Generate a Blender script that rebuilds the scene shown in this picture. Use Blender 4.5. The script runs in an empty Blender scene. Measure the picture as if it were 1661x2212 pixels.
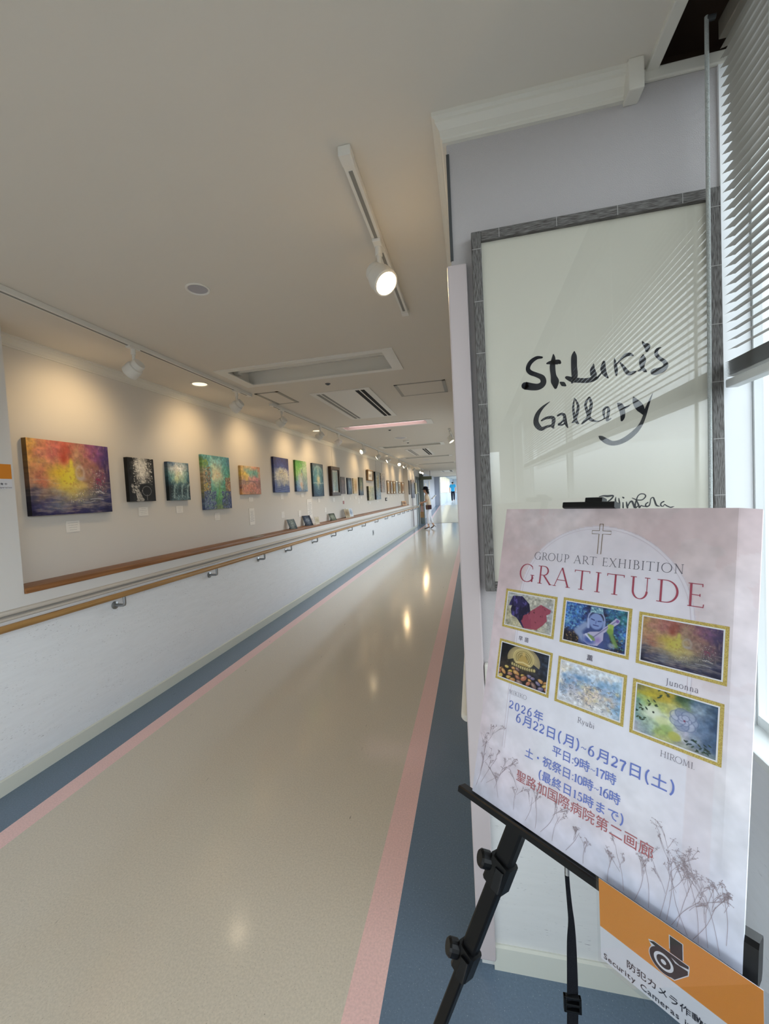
import bpy, bmesh, math, random
import numpy as np
from mathutils import Matrix, Vector, Quaternion

C = bpy.context.scene.collection
PI = math.pi

def lin(c):
    return tuple(x / 12.92 if x <= 0.04045 else ((x + 0.055) / 1.055) ** 2.4 for x in c)

def hx(s):
    return tuple(int(s[i:i + 2], 16) / 255 for i in (0, 2, 4))

# ------------------------------------------------------------------ camera, sky, exposure
scene = bpy.context.scene
cam = bpy.data.cameras.new('camera')
cam.sensor_fit = 'HORIZONTAL'
cam.sensor_width = 36.0
cam.lens = 18.826
cam.clip_start = 0.05
cam.clip_end = 300
cam_o = bpy.data.objects.new('camera', cam)
C.objects.link(cam_o)
cam_o.matrix_world = Matrix(((0.97559, 0.04190, 0.21559, 0.0),
                             (0.21339, 0.05170, -0.97560, 0.0),
                             (-0.05202, 0.99778, 0.04149, 1.39),
                             (0, 0, 0, 1)))
scene.camera = cam_o

SKY = 5.1
world = bpy.data.worlds.new('overcast_sky')
scene.world = world
world.use_nodes = True
bgn = world.node_tree.nodes['Background']
bgn.inputs[1].default_value = SKY
# bright overcast above the horizon, duller ground and greenery below it
_t = world.node_tree.nodes.new('ShaderNodeTexCoord')
_s = world.node_tree.nodes.new('ShaderNodeSeparateXYZ')
_r = world.node_tree.nodes.new('ShaderNodeValToRGB')
_m = world.node_tree.nodes.new('ShaderNodeMapRange')
_m.inputs['From Min'].default_value = -1.0
_m.inputs['From Max'].default_value = 1.0
world.node_tree.links.new(_t.outputs['Generated'], _s.inputs[0])
world.node_tree.links.new(_s.outputs['Z'], _m.inputs['Value'])
world.node_tree.links.new(_m.outputs[0], _r.inputs[0])
world.node_tree.links.new(_r.outputs[0], bgn.inputs[0])
_e = _r.color_ramp.elements
_e[0].position, _e[0].color = 0.485, (0.125, 0.14, 0.142, 1)
_e[1].position, _e[1].color = 0.55, (0.84, 0.94, 1.0, 1)

scene.view_settings.view_transform = 'Standard'
scene.view_settings.look = 'None'
scene.view_settings.gamma = 1.0
scene.view_settings.use_curve_mapping = False
scene.view_settings.exposure = 0.0
cy = scene.cycles
cy.use_denoising = True
cy.max_bounces = 10
cy.diffuse_bounces = 6
cy.glossy_bounces = 4
cy.transmission_bounces = 4
cy.transparent_max_bounces = 8
cy.sample_clamp_indirect = 6.0
cy.caustics_reflective = False
cy.caustics_refractive = False

def portal(name, loc, direction, sx, sy):
    l = bpy.data.lights.new(name, 'AREA')
    l.shape = 'RECTANGLE'
    l.size, l.size_y = sx, sy
    l.cycles.is_portal = True
    o = bpy.data.objects.new(name, l)
    C.objects.link(o)
    o.location = loc
    o.rotation_mode = 'QUATERNION'
    o.rotation_quaternion = Vector(direction).to_track_quat('-Z', 'Y')
    return o

XL_OPENING = -2.40
# daylight comes in only through these openings
portal('window_portal_near', (0.72, -1.65, 1.58), (-1, 0, 0), 5.6, 1.62)
portal('added_portal_left', (XL_OPENING, -2.55, 1.51), (1, 0, 0), 3.4, 1.12)  # unseen left opening, added to bring daylight onto the poster
portal('added_portal_back', (-0.9, -4.62, 1.15), (0, 1, 0), 2.7, 1.75)  # unseen back opening, made wide to light the poster
portal('window_portal_corridor', (0.12, 11.0, 1.475), (-1, 0, 0), 12.2, 1.0)
portal('added_portal_ramp', (0.12, 22.05, 1.7), (-1, 0, 0), 7.6, 1.15)  # unseen openings added to lighten the ramp
portal('window_portal_bridge_left', (-2.16, 32.1, 2.0), (1, 0, 0), 12.4, 1.3)
portal('window_portal_bridge', (0.36, 35.5, 1.98), (-1, 0, 0), 19.0, 1.3)

# ------------------------------------------------------------------ helpers
class MB:
    """collects vertices and faces (with a material slot per face) for one mesh"""
    def __init__(s):
        s.v, s.f, s.m = [], [], []

    def face(s, pts, mi=0):
        b = len(s.v)
        s.v += [tuple(p) for p in pts]
        s.f.append(tuple(range(b, b + len(pts))))
        s.m.append(mi)
        return s

    def box(s, a, b, mi=0, bev=0.0):
        x0, y0, z0 = (min(a[i], b[i]) for i in range(3))
        x1, y1, z1 = (max(a[i], b[i]) for i in range(3))
        if bev > 0:
            bm = bmesh.new()
            bmesh.ops.create_cube(bm, size=1.0)
            for v in bm.verts:
                v.co = Vector(((x0 + x1) / 2 + v.co.x * (x1 - x0), (y0 + y1) / 2 + v.co.y * (y1 - y0), (z0 + z1) / 2 + v.co.z * (z1 - z0)))
            bmesh.ops.bevel(bm, geom=list(bm.edges), offset=bev, segments=2, profile=0.6, affect='EDGES')
            s.take(bm, mi)
            bm.free()
            return s
        i = len(s.v)
        s.v += [(x0, y0, z0), (x1, y0, z0), (x1, y1, z0), (x0, y1, z0), (x0, y0, z1), (x1, y0, z1), (x1, y1, z1), (x0, y1, z1)]
        for q in ((0, 3, 2, 1), (4, 5, 6, 7), (0, 1, 5, 4), (1, 2, 6, 5), (2, 3, 7, 6), (3, 0, 4, 7)):
            s.f.append(tuple(i + k for k in q))
            s.m.append(mi)
        return s

    def take(s, bm, mi=0):
        i = len(s.v)
        bm.verts.index_update()
        s.v += [tuple(v.co) for v in bm.verts]
        for f in bm.faces:
            s.f.append(tuple(i + v.index for v in f.verts))
            s.m.append(mi)

    def tube(s, pts, r, n=12, mi=0, cap=True):
        """round tube along points; r one radius or one per point"""
        pts = [Vector(p) for p in pts]
        rs = r if isinstance(r, (list, tuple)) else [r] * len(pts)
        t = (pts[1] - pts[0]).normalized()
        a = t.orthogonal().normalized()
        rings = []
        for k, p in enumerate(pts):
            if k == 0:
                d = pts[1] - pts[0]
            elif k == len(pts) - 1:
                d = pts[-1] - pts[-2]
            else:
                d = (pts[k + 1] - p).normalized() + (p - pts[k - 1]).normalized()
            d = d.normalized()
            a = (a - d * a.dot(d)).normalized()
            b = d.cross(a)
            i = len(s.v)
            for j in range(n):
                w = 2 * PI * j / n
                s.v.append(tuple(p + (a * math.cos(w) + b * math.sin(w)) * rs[k]))
            rings.append(i)
        for k in range(len(rings) - 1):
            for j in range(n):
                j2 = (j + 1) % n
                s.f.append((rings[k] + j, rings[k] + j2, rings[k + 1] + j2, rings[k + 1] + j))
                s.m.append(mi)
        if cap:
            s.f.append(tuple(rings[0] + j for j in reversed(range(n))))
            s.f.append(tuple(rings[-1] + j for j in range(n)))
            s.m += [mi, mi]
        return s

    def bar(s, p, q, wx, wy, side, mi=0):
        """rectangular bar from p to q, width wx along `side`, wy across"""
        p, q = Vector(p), Vector(q)
        d = (q - p).normalized()
        a = Vector(side)
        a = (a - d * a.dot(d)).normalized()
        b = d.cross(a)
        c = 0.25
        prof = [(1, 1 - c), (1 - c, 1), (-1 + c, 1), (-1, 1 - c), (-1, -1 + c), (-1 + c, -1), (1 - c, -1), (1, -1 + c)]
        i = len(s.v)
        for o in (p, q):
            for x, y in prof:
                s.v.append(tuple(o + a * x * wx / 2 + b * y * wy / 2))
        for j in range(8):
            j2 = (j + 1) % 8
            s.f.append((i + j, i + j2, i + 8 + j2, i + 8 + j))
            s.m.append(mi)
        s.f += [tuple(i + j for j in reversed(range(8))), tuple(i + 8 + j for j in range(8))]
        s.m += [mi, mi]
        return s

    def sweep(s, prof, p, q, out, mi=0):
        """profile [(distance along out, z)] swept from p to q (p, q at z = 0)"""
        p, q, out = Vector(p), Vector(q), Vector(out)
        n = len(prof)
        i = len(s.v)
        for o in (p, q):
            for d, z in prof:
                s.v.append(tuple(o + out * d + Vector((0, 0, z))))
        for j in range(n):
            j2 = (j + 1) % n
            s.f.append((i + j, i + j2, i + n + j2, i + n + j))
            s.m.append(mi)
        s.f += [tuple(i + j for j in reversed(range(n))), tuple(i + n + j for j in range(n))]
        s.m += [mi, mi]
        return s

    def lathe(s, prof, origin, axis, n=24, mi=0):
        """profile [(radius, distance along axis)]"""
        o, ax = Vector(origin), Vector(axis).normalized()
        a = ax.orthogonal().normalized()
        b = ax.cross(a)
        i = len(s.v)
        for r, h in prof:
            for j in range(n):
                w = 2 * PI * j / n
                s.v.append(tuple(o + ax * h + (a * math.cos(w) + b * math.sin(w)) * max(r, 1e-5)))
        for k in range(len(prof) - 1):
            for j in range(n):
                j2 = (j + 1) % n
                s.f.append((i + k * n + j, i + k * n + j2, i + (k + 1) * n + j2, i + (k + 1) * n + j))
                s.m.append(mi)
        return s

    def disc(s, origin, axis, r, n=24, mi=0, sx=1.0):
        o, ax = Vector(origin), Vector(axis).normalized()
        a = ax.orthogonal().normalized()
        b = ax.cross(a)
        return s.face([o + (a * math.cos(2 * PI * j / n) * sx + b * math.sin(2 * PI * j / n)) * r for j in range(n)], mi)

    def build(s, name, mats, parent=None, smooth=False):
        me = bpy.data.meshes.new(name)
        me.from_pydata(s.v, [], s.f)
        for m in (mats if isinstance(mats, (list, tuple)) else [mats]):
            me.materials.append(m)
        me.polygons.foreach_set('material_index', s.m)
        if smooth:
            me.polygons.foreach_set('use_smooth', [True] * len(s.f))
            me.update()
            try:
                me.set_sharp_from_angle(angle=math.radians(35))
            except Exception:
                pass
        me.update()
        o = bpy.data.objects.new(name, me)
        C.objects.link(o)
        o.parent = parent
        return o

def tag(o, label, cat, group=None, kind=None):
    o['label'] = label
    o['category'] = cat
    if group:
        o['group'] = group
    if kind:
        o['kind'] = kind
    return o

def thing(name, label, cat, loc=(0, 0, 0), group=None, kind=None):
    o = bpy.data.objects.new(name, None)
    o.empty_display_size = 0.05
    C.objects.link(o)
    o.location = loc
    return tag(o, label, cat, group, kind)

def struct(name, mb, mats, label, cat, smooth=False):
    return tag(mb.build(name, mats, None, smooth), label, cat, None, 'structure')

def copy_tree(o, parent=None):
    c = o.copy()
    C.objects.link(c)
    c.parent = parent
    for ch in list(o.children):
        copy_tree(ch, c)
    return c

# ------------------------------------------------------------------ materials
def mat(name, col, rough=0.5, spec=0.5, metal=0.0, var=None, bump=None, emit=None, coat=0.0):
    """var = (scale xyz, amount, second colour); bump = (scale xyz, strength)"""
    m = bpy.data.materials.new(name)
    m.use_nodes = True
    nt = m.node_tree
    b = nt.nodes['Principled BSDF']
    c = lin(hx(col)) if isinstance(col, str) else col
    b.inputs['Base Color'].default_value = (*c, 1)
    b.inputs['Roughness'].default_value = rough
    b.inputs['Specular IOR Level'].default_value = spec
    b.inputs['Metallic'].default_value = metal
    b.inputs['Coat Weight'].default_value = coat
    if emit:
        b.inputs['Emission Color'].default_value = (*emit[0], 1)
        b.inputs['Emission Strength'].default_value = emit[1]

    def coords(sc):
        t = nt.nodes.new('ShaderNodeTexCoord')
        mp = nt.nodes.new('ShaderNodeMapping')
        mp.inputs['Scale'].default_value = sc
        nt.links.new(t.outputs['Object'], mp.inputs[0])
        return mp.outputs[0]
    if var:
        n = nt.nodes.new('ShaderNodeTexNoise')
        n.inputs['Scale'].default_value = 1.0
        n.inputs['Detail'].default_value = 4
        nt.links.new(coords(var[0]), n.inputs['Vector'])
        r = nt.nodes.new('ShaderNodeValToRGB')
        lo, hi = var[3] if len(var) > 3 else (0.35, 0.65)
        r.color_ramp.elements[0].position = lo
        r.color_ramp.elements[1].position = hi
        c2 = lin(hx(var[2]))
        r.color_ramp.elements[0].color = (*c, 1)
        r.color_ramp.elements[1].color = (*[c[i] + (c2[i] - c[i]) * var[1] for i in range(3)], 1)
        nt.links.new(n.outputs['Fac'], r.inputs[0])
        nt.links.new(r.outputs[0], b.inputs['Base Color'])
    if bump:
        n = nt.nodes.new('ShaderNodeTexNoise')
        n.inputs['Scale'].default_value = 1.0
        n.inputs['Detail'].default_value = 3
        nt.links.new(coords(bump[0]), n.inputs['Vector'])
        bp = nt.nodes.new('ShaderNodeBump')
        bp.inputs['Strength'].default_value = bump[1]
        bp.inputs['Distance'].default_value = bump[2] if len(bump) > 2 else 0.002
        nt.links.new(n.outputs['Fac'], bp.inputs['Height'])
        nt.links.new(bp.outputs[0], b.inputs['Normal'])
    return m

def vmat(name, rough=0.55, spec=0.3, bump=None):
    """paint whose colours are stored on the mesh"""
    m = mat(name, (0.8, 0.8, 0.8), rough, spec, bump=bump)
    nt = m.node_tree
    a = nt.nodes.new('ShaderNodeVertexColor')
    a.layer_name = 'paint'
    nt.links.new(a.outputs['Color'], nt.nodes['Principled BSDF'].inputs['Base Color'])
    return m

def streaked(name, base, axis):
    """vinyl wall sheet with fine dark dashes running along the wall (axis 0 = x, 1 = y)"""
    m = mat(name, base, 0.42, 0.4)
    nt = m.node_tree
    b = nt.nodes['Principled BSDF']
    t = nt.nodes.new('ShaderNodeTexCoord')
    def noise(sc, detail, lo, hi):
        mp = nt.nodes.new('ShaderNodeMapping')
        mp.inputs['Scale'].default_value = sc
        nt.links.new(t.outputs['Object'], mp.inputs[0])
        n = nt.nodes.new('ShaderNodeTexNoise')
        n.inputs['Scale'].default_value = 1
        n.inputs['Detail'].default_value = detail
        nt.links.new(mp.outputs[0], n.inputs['Vector'])
        r = nt.nodes.new('ShaderNodeMapRange')
        r.inputs['From Min'].default_value = lo
        r.inputs['From Max'].default_value = hi
        nt.links.new(n.outputs['Fac'], r.inputs['Value'])
        return r.outputs[0]
    along = [1.0, 1.0, 1.0]
    dash = [420.0, 420.0, 420.0]
    dash[axis] = 48.0
    blot = [9.0, 9.0, 14.0]
    blot[axis] = 3.0
    cloud = [40.0, 40.0, 60.0]
    cloud[axis] = 8.0
    d = noise(dash, 2, 0.655, 0.73)
    k = noise(blot, 3, 0.44, 0.60)
    s = nt.nodes.new('ShaderNodeMath')
    s.operation = 'MULTIPLY'
    nt.links.new(d, s.inputs[0])
    nt.links.new(k, s.inputs[1])
    cl = noise(cloud, 3, 0.3, 0.7)
    c = lin(hx(base))
    mx0 = nt.nodes.new('ShaderNodeMix')
    mx0.data_type = 'RGBA'
    mx0.inputs['A'].default_value = (*[x * 0.975 for x in c], 1)
    mx0.inputs['B'].default_value = (*[min(1, x * 1.02) for x in c], 1)
    nt.links.new(cl, mx0.inputs['Factor'])
    mx = nt.nodes.new('ShaderNodeMix')
    mx.data_type = 'RGBA'
    nt.links.new(s.outputs[0], mx.inputs['Factor'])
    nt.links.new(mx0.outputs['Result'], mx.inputs['A'])
    mx.inputs['B'].default_value = (0.22, 0.21, 0.23, 1)
    nt.links.new(mx.outputs['Result'], b.inputs['Base Color'])
    return m

def glass(name, tint=(1, 1, 1), boost=0.0):
    m = bpy.data.materials.new(name)
    m.use_nodes = True
    nt = m.node_tree
    for n in list(nt.nodes):
        if n.type != 'OUTPUT_MATERIAL':
            nt.nodes.remove(n)
    out = next(n for n in nt.nodes if n.type == 'OUTPUT_MATERIAL')
    tr = nt.nodes.new('ShaderNodeBsdfTransparent')
    tr.inputs[0].default_value = (*tint, 1)
    gl = nt.nodes.new('ShaderNodeBsdfGlossy')
    gl.inputs['Roughness'].default_value = 0.0
    lw = nt.nodes.new('ShaderNodeLayerWeight')
    pw = nt.nodes.new('ShaderNodeMath')
    pw.operation = 'POWER'
    pw.inputs[1].default_value = 5.0
    nt.links.new(lw.outputs['Facing'], pw.inputs[0])
    ad = nt.nodes.new('ShaderNodeMath')
    ad.operation = 'MULTIPLY_ADD'
    ad.inputs[1].default_value = 0.96
    ad.inputs[2].default_value = 0.04 + boost
    mx = nt.nodes.new('ShaderNodeMixShader')
    nt.links.new(pw.outputs[0], ad.inputs[0])
    nt.links.new(ad.outputs[0], mx.inputs[0])
    nt.links.new(tr.outputs[0], mx.inputs[1])
    nt.links.new(gl.outputs[0], mx.inputs[2])
    nt.links.new(mx.outputs[0], out.inputs[0])
    return m

def floor_mat(name, base, dots, rough, wave):
    """polished sheet vinyl: fine speckle, faint scuffs, slightly uneven gloss"""
    m = mat(name, base, rough, 0.5)
    nt = m.node_tree
    b = nt.nodes['Principled BSDF']
    t = nt.nodes.new('ShaderNodeTexCoord')
    def noise(sc, detail, lo, hi):
        mp = nt.nodes.new('ShaderNodeMapping')
        mp.inputs['Scale'].default_value = sc
        nt.links.new(t.outputs['Object'], mp.inputs[0])
        n = nt.nodes.new('ShaderNodeTexNoise')
        n.inputs['Scale'].default_value = 1
        n.inputs['Detail'].default_value = detail
        nt.links.new(mp.outputs[0], n.inputs['Vector'])
        r = nt.nodes.new('ShaderNodeMapRange')
        r.inputs['From Min'].default_value = lo
        r.inputs['From Max'].default_value = hi
        nt.links.new(n.outputs['Fac'], r.inputs['Value'])
        return n.outputs['Fac'], r.outputs[0]
    c = lin(hx(base))
    def mix(fac, a, bcol):
        mx = nt.nodes.new('ShaderNodeMix')
        mx.data_type = 'RGBA'
        nt.links.new(fac, mx.inputs['Factor'])
        if isinstance(a, tuple):
            mx.inputs['A'].default_value = (*a, 1)
        else:
            nt.links.new(a, mx.inputs['A'])
        mx.inputs['B'].default_value = (*bcol, 1)
        return mx.outputs['Result']
    _, sp = noise((150, 150, 1), 2, 0.35, 0.65)
    col = mix(sp, tuple(x * 0.94 for x in c), tuple(min(1, x * 1.06) for x in c))
    _, d = noise((330, 330, 1), 1, dots[1], dots[1] + 0.03)
    col = mix(d, col, lin(hx(dots[0])))
    _, sc = noise((60, 9, 1), 3, 0.70, 0.74)
    _, sk = noise((3.0, 2.0, 1), 2, 0.52, 0.62)
    mu = nt.nodes.new('ShaderNodeMath')
    mu.operation = 'MULTIPLY'
    nt.links.new(sc, mu.inputs[0])
    nt.links.new(sk, mu.inputs[1])
    col = mix(mu.outputs[0], col, tuple(x * 0.35 for x in c))
    nt.links.new(col, b.inputs['Base Color'])
    w1, _ = noise((3.0, 7.0, 1), 2, 0, 1)
    bp = nt.nodes.new('ShaderNodeBump')
    bp.inputs['Strength'].default_value = wave
    bp.inputs['Distance'].default_value = 0.01
    nt.links.new(w1, bp.inputs['Height'])
    w2, _ = noise((30, 8, 1), 2, 0, 1)
    bp2 = nt.nodes.new('ShaderNodeBump')
    bp2.inputs['Strength'].default_value = wave * 0.35
    bp2.inputs['Distance'].default_value = 0.002
    nt.links.new(w2, bp2.inputs['Height'])
    nt.links.new(bp.outputs[0], bp2.inputs['Normal'])
    nt.links.new(bp2.outputs[0], b.inputs['Normal'])
    return m

def cloth(name, col):
    m = mat(name, col, 0.8, 0.1)
    nt = m.node_tree
    tr = nt.nodes.new('ShaderNodeBsdfTranslucent')
    tr.inputs[0].default_value = (*lin(hx(col)), 1)
    mx = nt.nodes.new('ShaderNodeMixShader')
    mx.inputs[0].default_value = 0.35
    out = next(n for n in nt.nodes if n.type == 'OUTPUT_MATERIAL')
    nt.links.new(nt.nodes['Principled BSDF'].outputs[0], mx.inputs[1])
    nt.links.new(tr.outputs[0], mx.inputs[2])
    nt.links.new(mx.outputs[0], out.inputs[0])
    return m

M = dict(
    ceiling=mat('ceiling_paint', 'dcd6cc', 0.85, 0.2, bump=((90, 90, 90), 0.08)),
    wall=mat('matte_wall_paint', 'dcdad8', 0.7, 0.25, bump=((120, 120, 120), 0.1)),
    gallery=mat('gallery_wall_paper', 'd8d3cc', 0.75, 0.2, bump=((260, 260, 260), 0.15)),
    emboss=mat('embossed_wall_paper', 'bfbbbc', 0.7, 0.3, bump=((520, 420, 420), 0.5, 0.003)),
    sheet_y=streaked('streaked_wall_sheet', 'e6e9ee', 1),
    sheet_x=streaked('streaked_wall_sheet_across', 'dcdcda', 0),
    base=mat('cream_skirting', 'd5d6cb', 0.45, 0.4),
    trim=mat('white_moulding', 'dedbd2', 0.55, 0.3),
    guard=mat('pinkish_corner_guard', 'c6bbbb', 0.45, 0.4),
    beige=floor_mat('beige_floor_vinyl', 'd6ccbb', ('6a6050', 0.72), 0.13, 0.06),
    pink=floor_mat('pink_floor_stripe', 'f2cbc6', ('7a4a4a', 0.75), 0.16, 0.05),
    blue=floor_mat('slate_blue_floor_vinyl', '697c90', ('b4c2ce', 0.725), 0.2, 0.05),
    oak=mat('varnished_oak', 'b48c58', 0.38, 0.4, var=((60, 2.5, 60), 1.0, '96703f')),
    shelfwood=mat('brown_shelf_wood', '9a6a40', 0.4, 0.4, var=((70, 2.0, 70), 1.0, '7a4f2e')),
    rail=mat('grey_bumper_vinyl', 'cbc4ba', 0.5, 0.35),
    raildark=mat('dark_groove', '928e88', 0.6, 0.3),
    steel=mat('brushed_steel', '9a9da0', 0.32, 0.5, metal=0.9),
    dark=mat('dark_grey_metal', '4a4d50', 0.45, 0.4),
    white=mat('white_enamel', 'e2e0da', 0.4, 0.4),
    slot=mat('black_slot', '15161a', 0.7, 0.2),
    greyslot=mat('grey_slot', '8b8a86', 0.6, 0.3),
    hatch=mat('hatch_frame_grey', '9d9a92', 0.5, 0.4),
    lamp=mat('lit_lamp_lens', 'ffffff', 0.4, 0.2, emit=((1.0, 0.80, 0.52), 14)),
    lampdim=mat('lit_reflector', 'f0e0c0', 0.3, 0.4, emit=((1.0, 0.78, 0.5), 1.6)),
    tubepink=mat('pink_lit_diffuser', 'f0d0d4', 0.4, 0.3, emit=((1.0, 0.70, 0.74), 1.25)),
    glass=glass('window_glass'),
    signglass=glass('picture_glass', (1, 1, 1), 0.004),
    paper=mat('white_card', 'ece8e2', 0.7, 0.2),
    ink=mat('grey_print', '8a8a90', 0.7, 0.2),
    ink_black=mat('black_ink', '11131c', 0.6, 0.3),
    black=mat('black_plastic', '060709', 0.4, 0.3),
    blackmetal=mat('black_metal_tube', '050608', 0.4, 0.25),
    webbing=mat('black_webbing', '101218', 0.8, 0.2, bump=((300, 300, 500), 0.5)),
    barn=mat('grey_barn_wood', '7d7b79', 0.6, 0.3, var=((600, 600, 45), 1.0, '4a4643', (0.4, 0.62)), bump=((600, 600, 45), 0.4)),
    barnx=mat('grey_barn_wood_across', '7d7b79', 0.6, 0.3, var=((45, 600, 600), 1.0, '4a4643', (0.4, 0.62)), bump=((45, 600, 600), 0.4)),
    barnline=mat('pale_wood_joint', 'a5a3a0', 0.6, 0.3),
    mount=mat('ivory_sign_paper', 'dedbcc', 0.7, 0.2),
    blind=mat('ivory_blind_slat', '90897e', 0.4, 0.4),
    cord=mat('white_cord', 'd0d6d4', 0.7, 0.2, bump=((300, 300, 700), 1.0, 0.004)),
    boxdark=mat('shade_brown_box', '54443a', 0.8, 0.2),
    alu=mat('white_aluminium', 'e4e8e8', 0.4, 0.4),
    navy=mat('navy_sign', '141a50', 0.5, 0.4),
    brownframe=mat('dark_brown_frame', '3a2416', 0.4, 0.4, var=((40, 40, 40), 1.0, '24150c')),
    palewood=mat('pale_wood_frame', 'a08058', 0.5, 0.35, var=((40, 40, 40), 1.0, '806040')),
    silver=mat('silver_frame', 'b0b0ae', 0.3, 0.5, metal=0.7),
    picmat=mat('white_picture_mount', 'e4e2da', 0.7, 0.2),
    orange=mat('orange_print', 'dd8a2c', 0.5, 0.3),
    film=glass('clear_laminate', (0.96, 0.97, 0.98), 0.0),
    cardwhite=mat('white_print', 'dcdce2', 0.5, 0.3),
    curtain=cloth('cream_vertical_blind', 'd6cbaa'),
    curtainw=cloth('white_vertical_blind', 'e8e8e2'),
    greensign=mat('olive_sign_board', '6f7560', 0.5, 0.3),
    gold=mat('gold_print_border', 'b79a4c', 0.45, 0.4, var=((900, 900, 900), 1.0, '8d7434')),
    goldprint=mat('pale_gold_print', 'cdb968', 0.5, 0.3, var=((700, 700, 700), 1.0, 'a48c44')),
    paint=vmat('oil_paint', 0.5, 0.35, bump=((300, 300, 300), 0.35)),
    print=vmat('printed_colours', 0.5, 0.3),
)
# ------------------------------------------------------------------ the setting
ZC = 2.39                      # ceiling
KC = 0.943                     # plan positions of the ceiling fittings were surveyed for a 2.45 m ceiling
XL, XREC = -2.34, -2.50        # lower left wall, recessed gallery wall
XR = -0.03                     # right corridor wall
YS = 1.15                      # sign wall
XW = 0.60                      # window wall
YB = -4.5                      # wall behind
YD = 18.3                      # end of the level floor
YP = 25.8                      # portal to the bridge
YE = 45.0
ZB = 0.56                      # bridge floor

# floor: beige sheet with a pink stripe and a slate blue border on either side
f = MB()
def strip(x0, x1, y0, y1, mi, z0=0.0, z1=0.0):
    f.face([(x0, y0, z0), (x1, y0, z0), (x1, y1, z1), (x0, y1, z1)], mi)
for y0, y1, xr in ((YB, YS, XW + 0.1), (YS, YD, XR + 0.05)):
    strip(XL - 0.05, -2.085, y0, y1, 2)
    strip(-2.085, -1.985, y0, y1, 1)
    strip(-1.985, -0.40, y0, y1, 0)
    strip(-0.40, -0.30, y0, y1, 1)
    strip(-0.30, xr, y0, y1, 2)
struct('floor', f, [M['beige'], M['pink'], M['blue']], 'polished beige corridor floor with pink stripes and slate blue borders', 'floor', False)
f = MB()
for x0, x1, mi in ((XL - 0.05, -2.085, 2), (-2.085, -1.985, 1), (-1.985, XR + 0.05, 0)):
    strip(x0, x1, YD, YP, mi, 0.0, ZB)
struct('floor', f, [M['beige'], M['pink'], M['blue']], 'beige floor ramp rising towards the bright bridge', 'floor')
f = MB()
strip(-2.3, 0.4, YP, YE, 0, ZB, ZB)
struct('floor', f, [floor_mat('pale_bridge_floor', 'cfd4da', ('9aa0a8', 0.75), 0.2, 0.05)], 'pale bridge floor under the man in blue', 'floor')
f = MB().box((XL, YD - 0.03, 0.0), (XR, YD + 0.03, 0.004))
struct('trim', f, M['raildark'], 'dark threshold strip across the corridor floor', 'floor strip').name = 'trim_1'

# ceiling with openings for the recessed fittings
LIGHTS = [tuple(v * KC for v in q) for q in [(-1.97, -0.535, 2.91, 3.40), (-1.97, -0.545, 5.83, 6.20), (-1.97, -0.56, 8.60, 9.02), (-1.97, -0.54, 11.62, 12.0), (-1.97, -0.54, 14.5, 14.9)]]
def grid_with_holes(mb, x0, x1, y0, y1, z, holes, mi=0):
    xs = sorted({x0, x1, *[h[0] for h in holes], *[h[1] for h in holes]})
    ys = sorted({y0, y1, *[h[2] for h in holes], *[h[3] for h in holes]})
    for i in range(len(xs) - 1):
        for j in range(len(ys) - 1):
            cx, cyy = (xs[i] + xs[i + 1]) / 2, (ys[j] + ys[j + 1]) / 2
            if any(h[0] < cx < h[1] and h[2] < cyy < h[3] for h in holes):
                continue
            mb.face([(xs[i], ys[j], z), (xs[i], ys[j + 1], z), (xs[i + 1], ys[j + 1], z), (xs[i + 1], ys[j], z)], mi)
f = MB()
grid_with_holes(f, -2.6, XR + 0.02, YS, YP, ZC, LIGHTS)
grid_with_holes(f, -2.6, 0.476, YB, YS, ZC, [])
struct('ceiling', f, M['ceiling'], 'plain off-white corridor ceiling', 'ceiling')
f = MB()
grid_with_holes(f, -2.5, 0.5, YP - 0.02, YE, 2.75, [])
struct('ceiling', f, M['white'], 'white ceiling of the bridge beyond the opening', 'ceiling')
# blind box: slot above the window, its shade put into dark brown; edge trim
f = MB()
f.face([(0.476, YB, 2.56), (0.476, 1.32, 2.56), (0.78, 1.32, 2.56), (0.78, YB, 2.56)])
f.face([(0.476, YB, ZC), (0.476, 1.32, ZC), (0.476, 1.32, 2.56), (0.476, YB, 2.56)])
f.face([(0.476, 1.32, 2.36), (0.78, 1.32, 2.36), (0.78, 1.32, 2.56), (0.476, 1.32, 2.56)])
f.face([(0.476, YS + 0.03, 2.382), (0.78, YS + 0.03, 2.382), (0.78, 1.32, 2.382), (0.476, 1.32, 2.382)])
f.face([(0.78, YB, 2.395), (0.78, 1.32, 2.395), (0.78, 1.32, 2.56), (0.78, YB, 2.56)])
struct('ceiling', f, M['boxdark'], 'blind box recess in the ceiling above the window, its shade painted dark', 'ceiling recess')
f = MB().box((0.452, YB, 2.380), (0.480, YS + 0.03, 2.41), bev=0.003)
struct('trim_2', f, M['trim'], 'cream edge strip along the dark blind box', 'trim')

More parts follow.
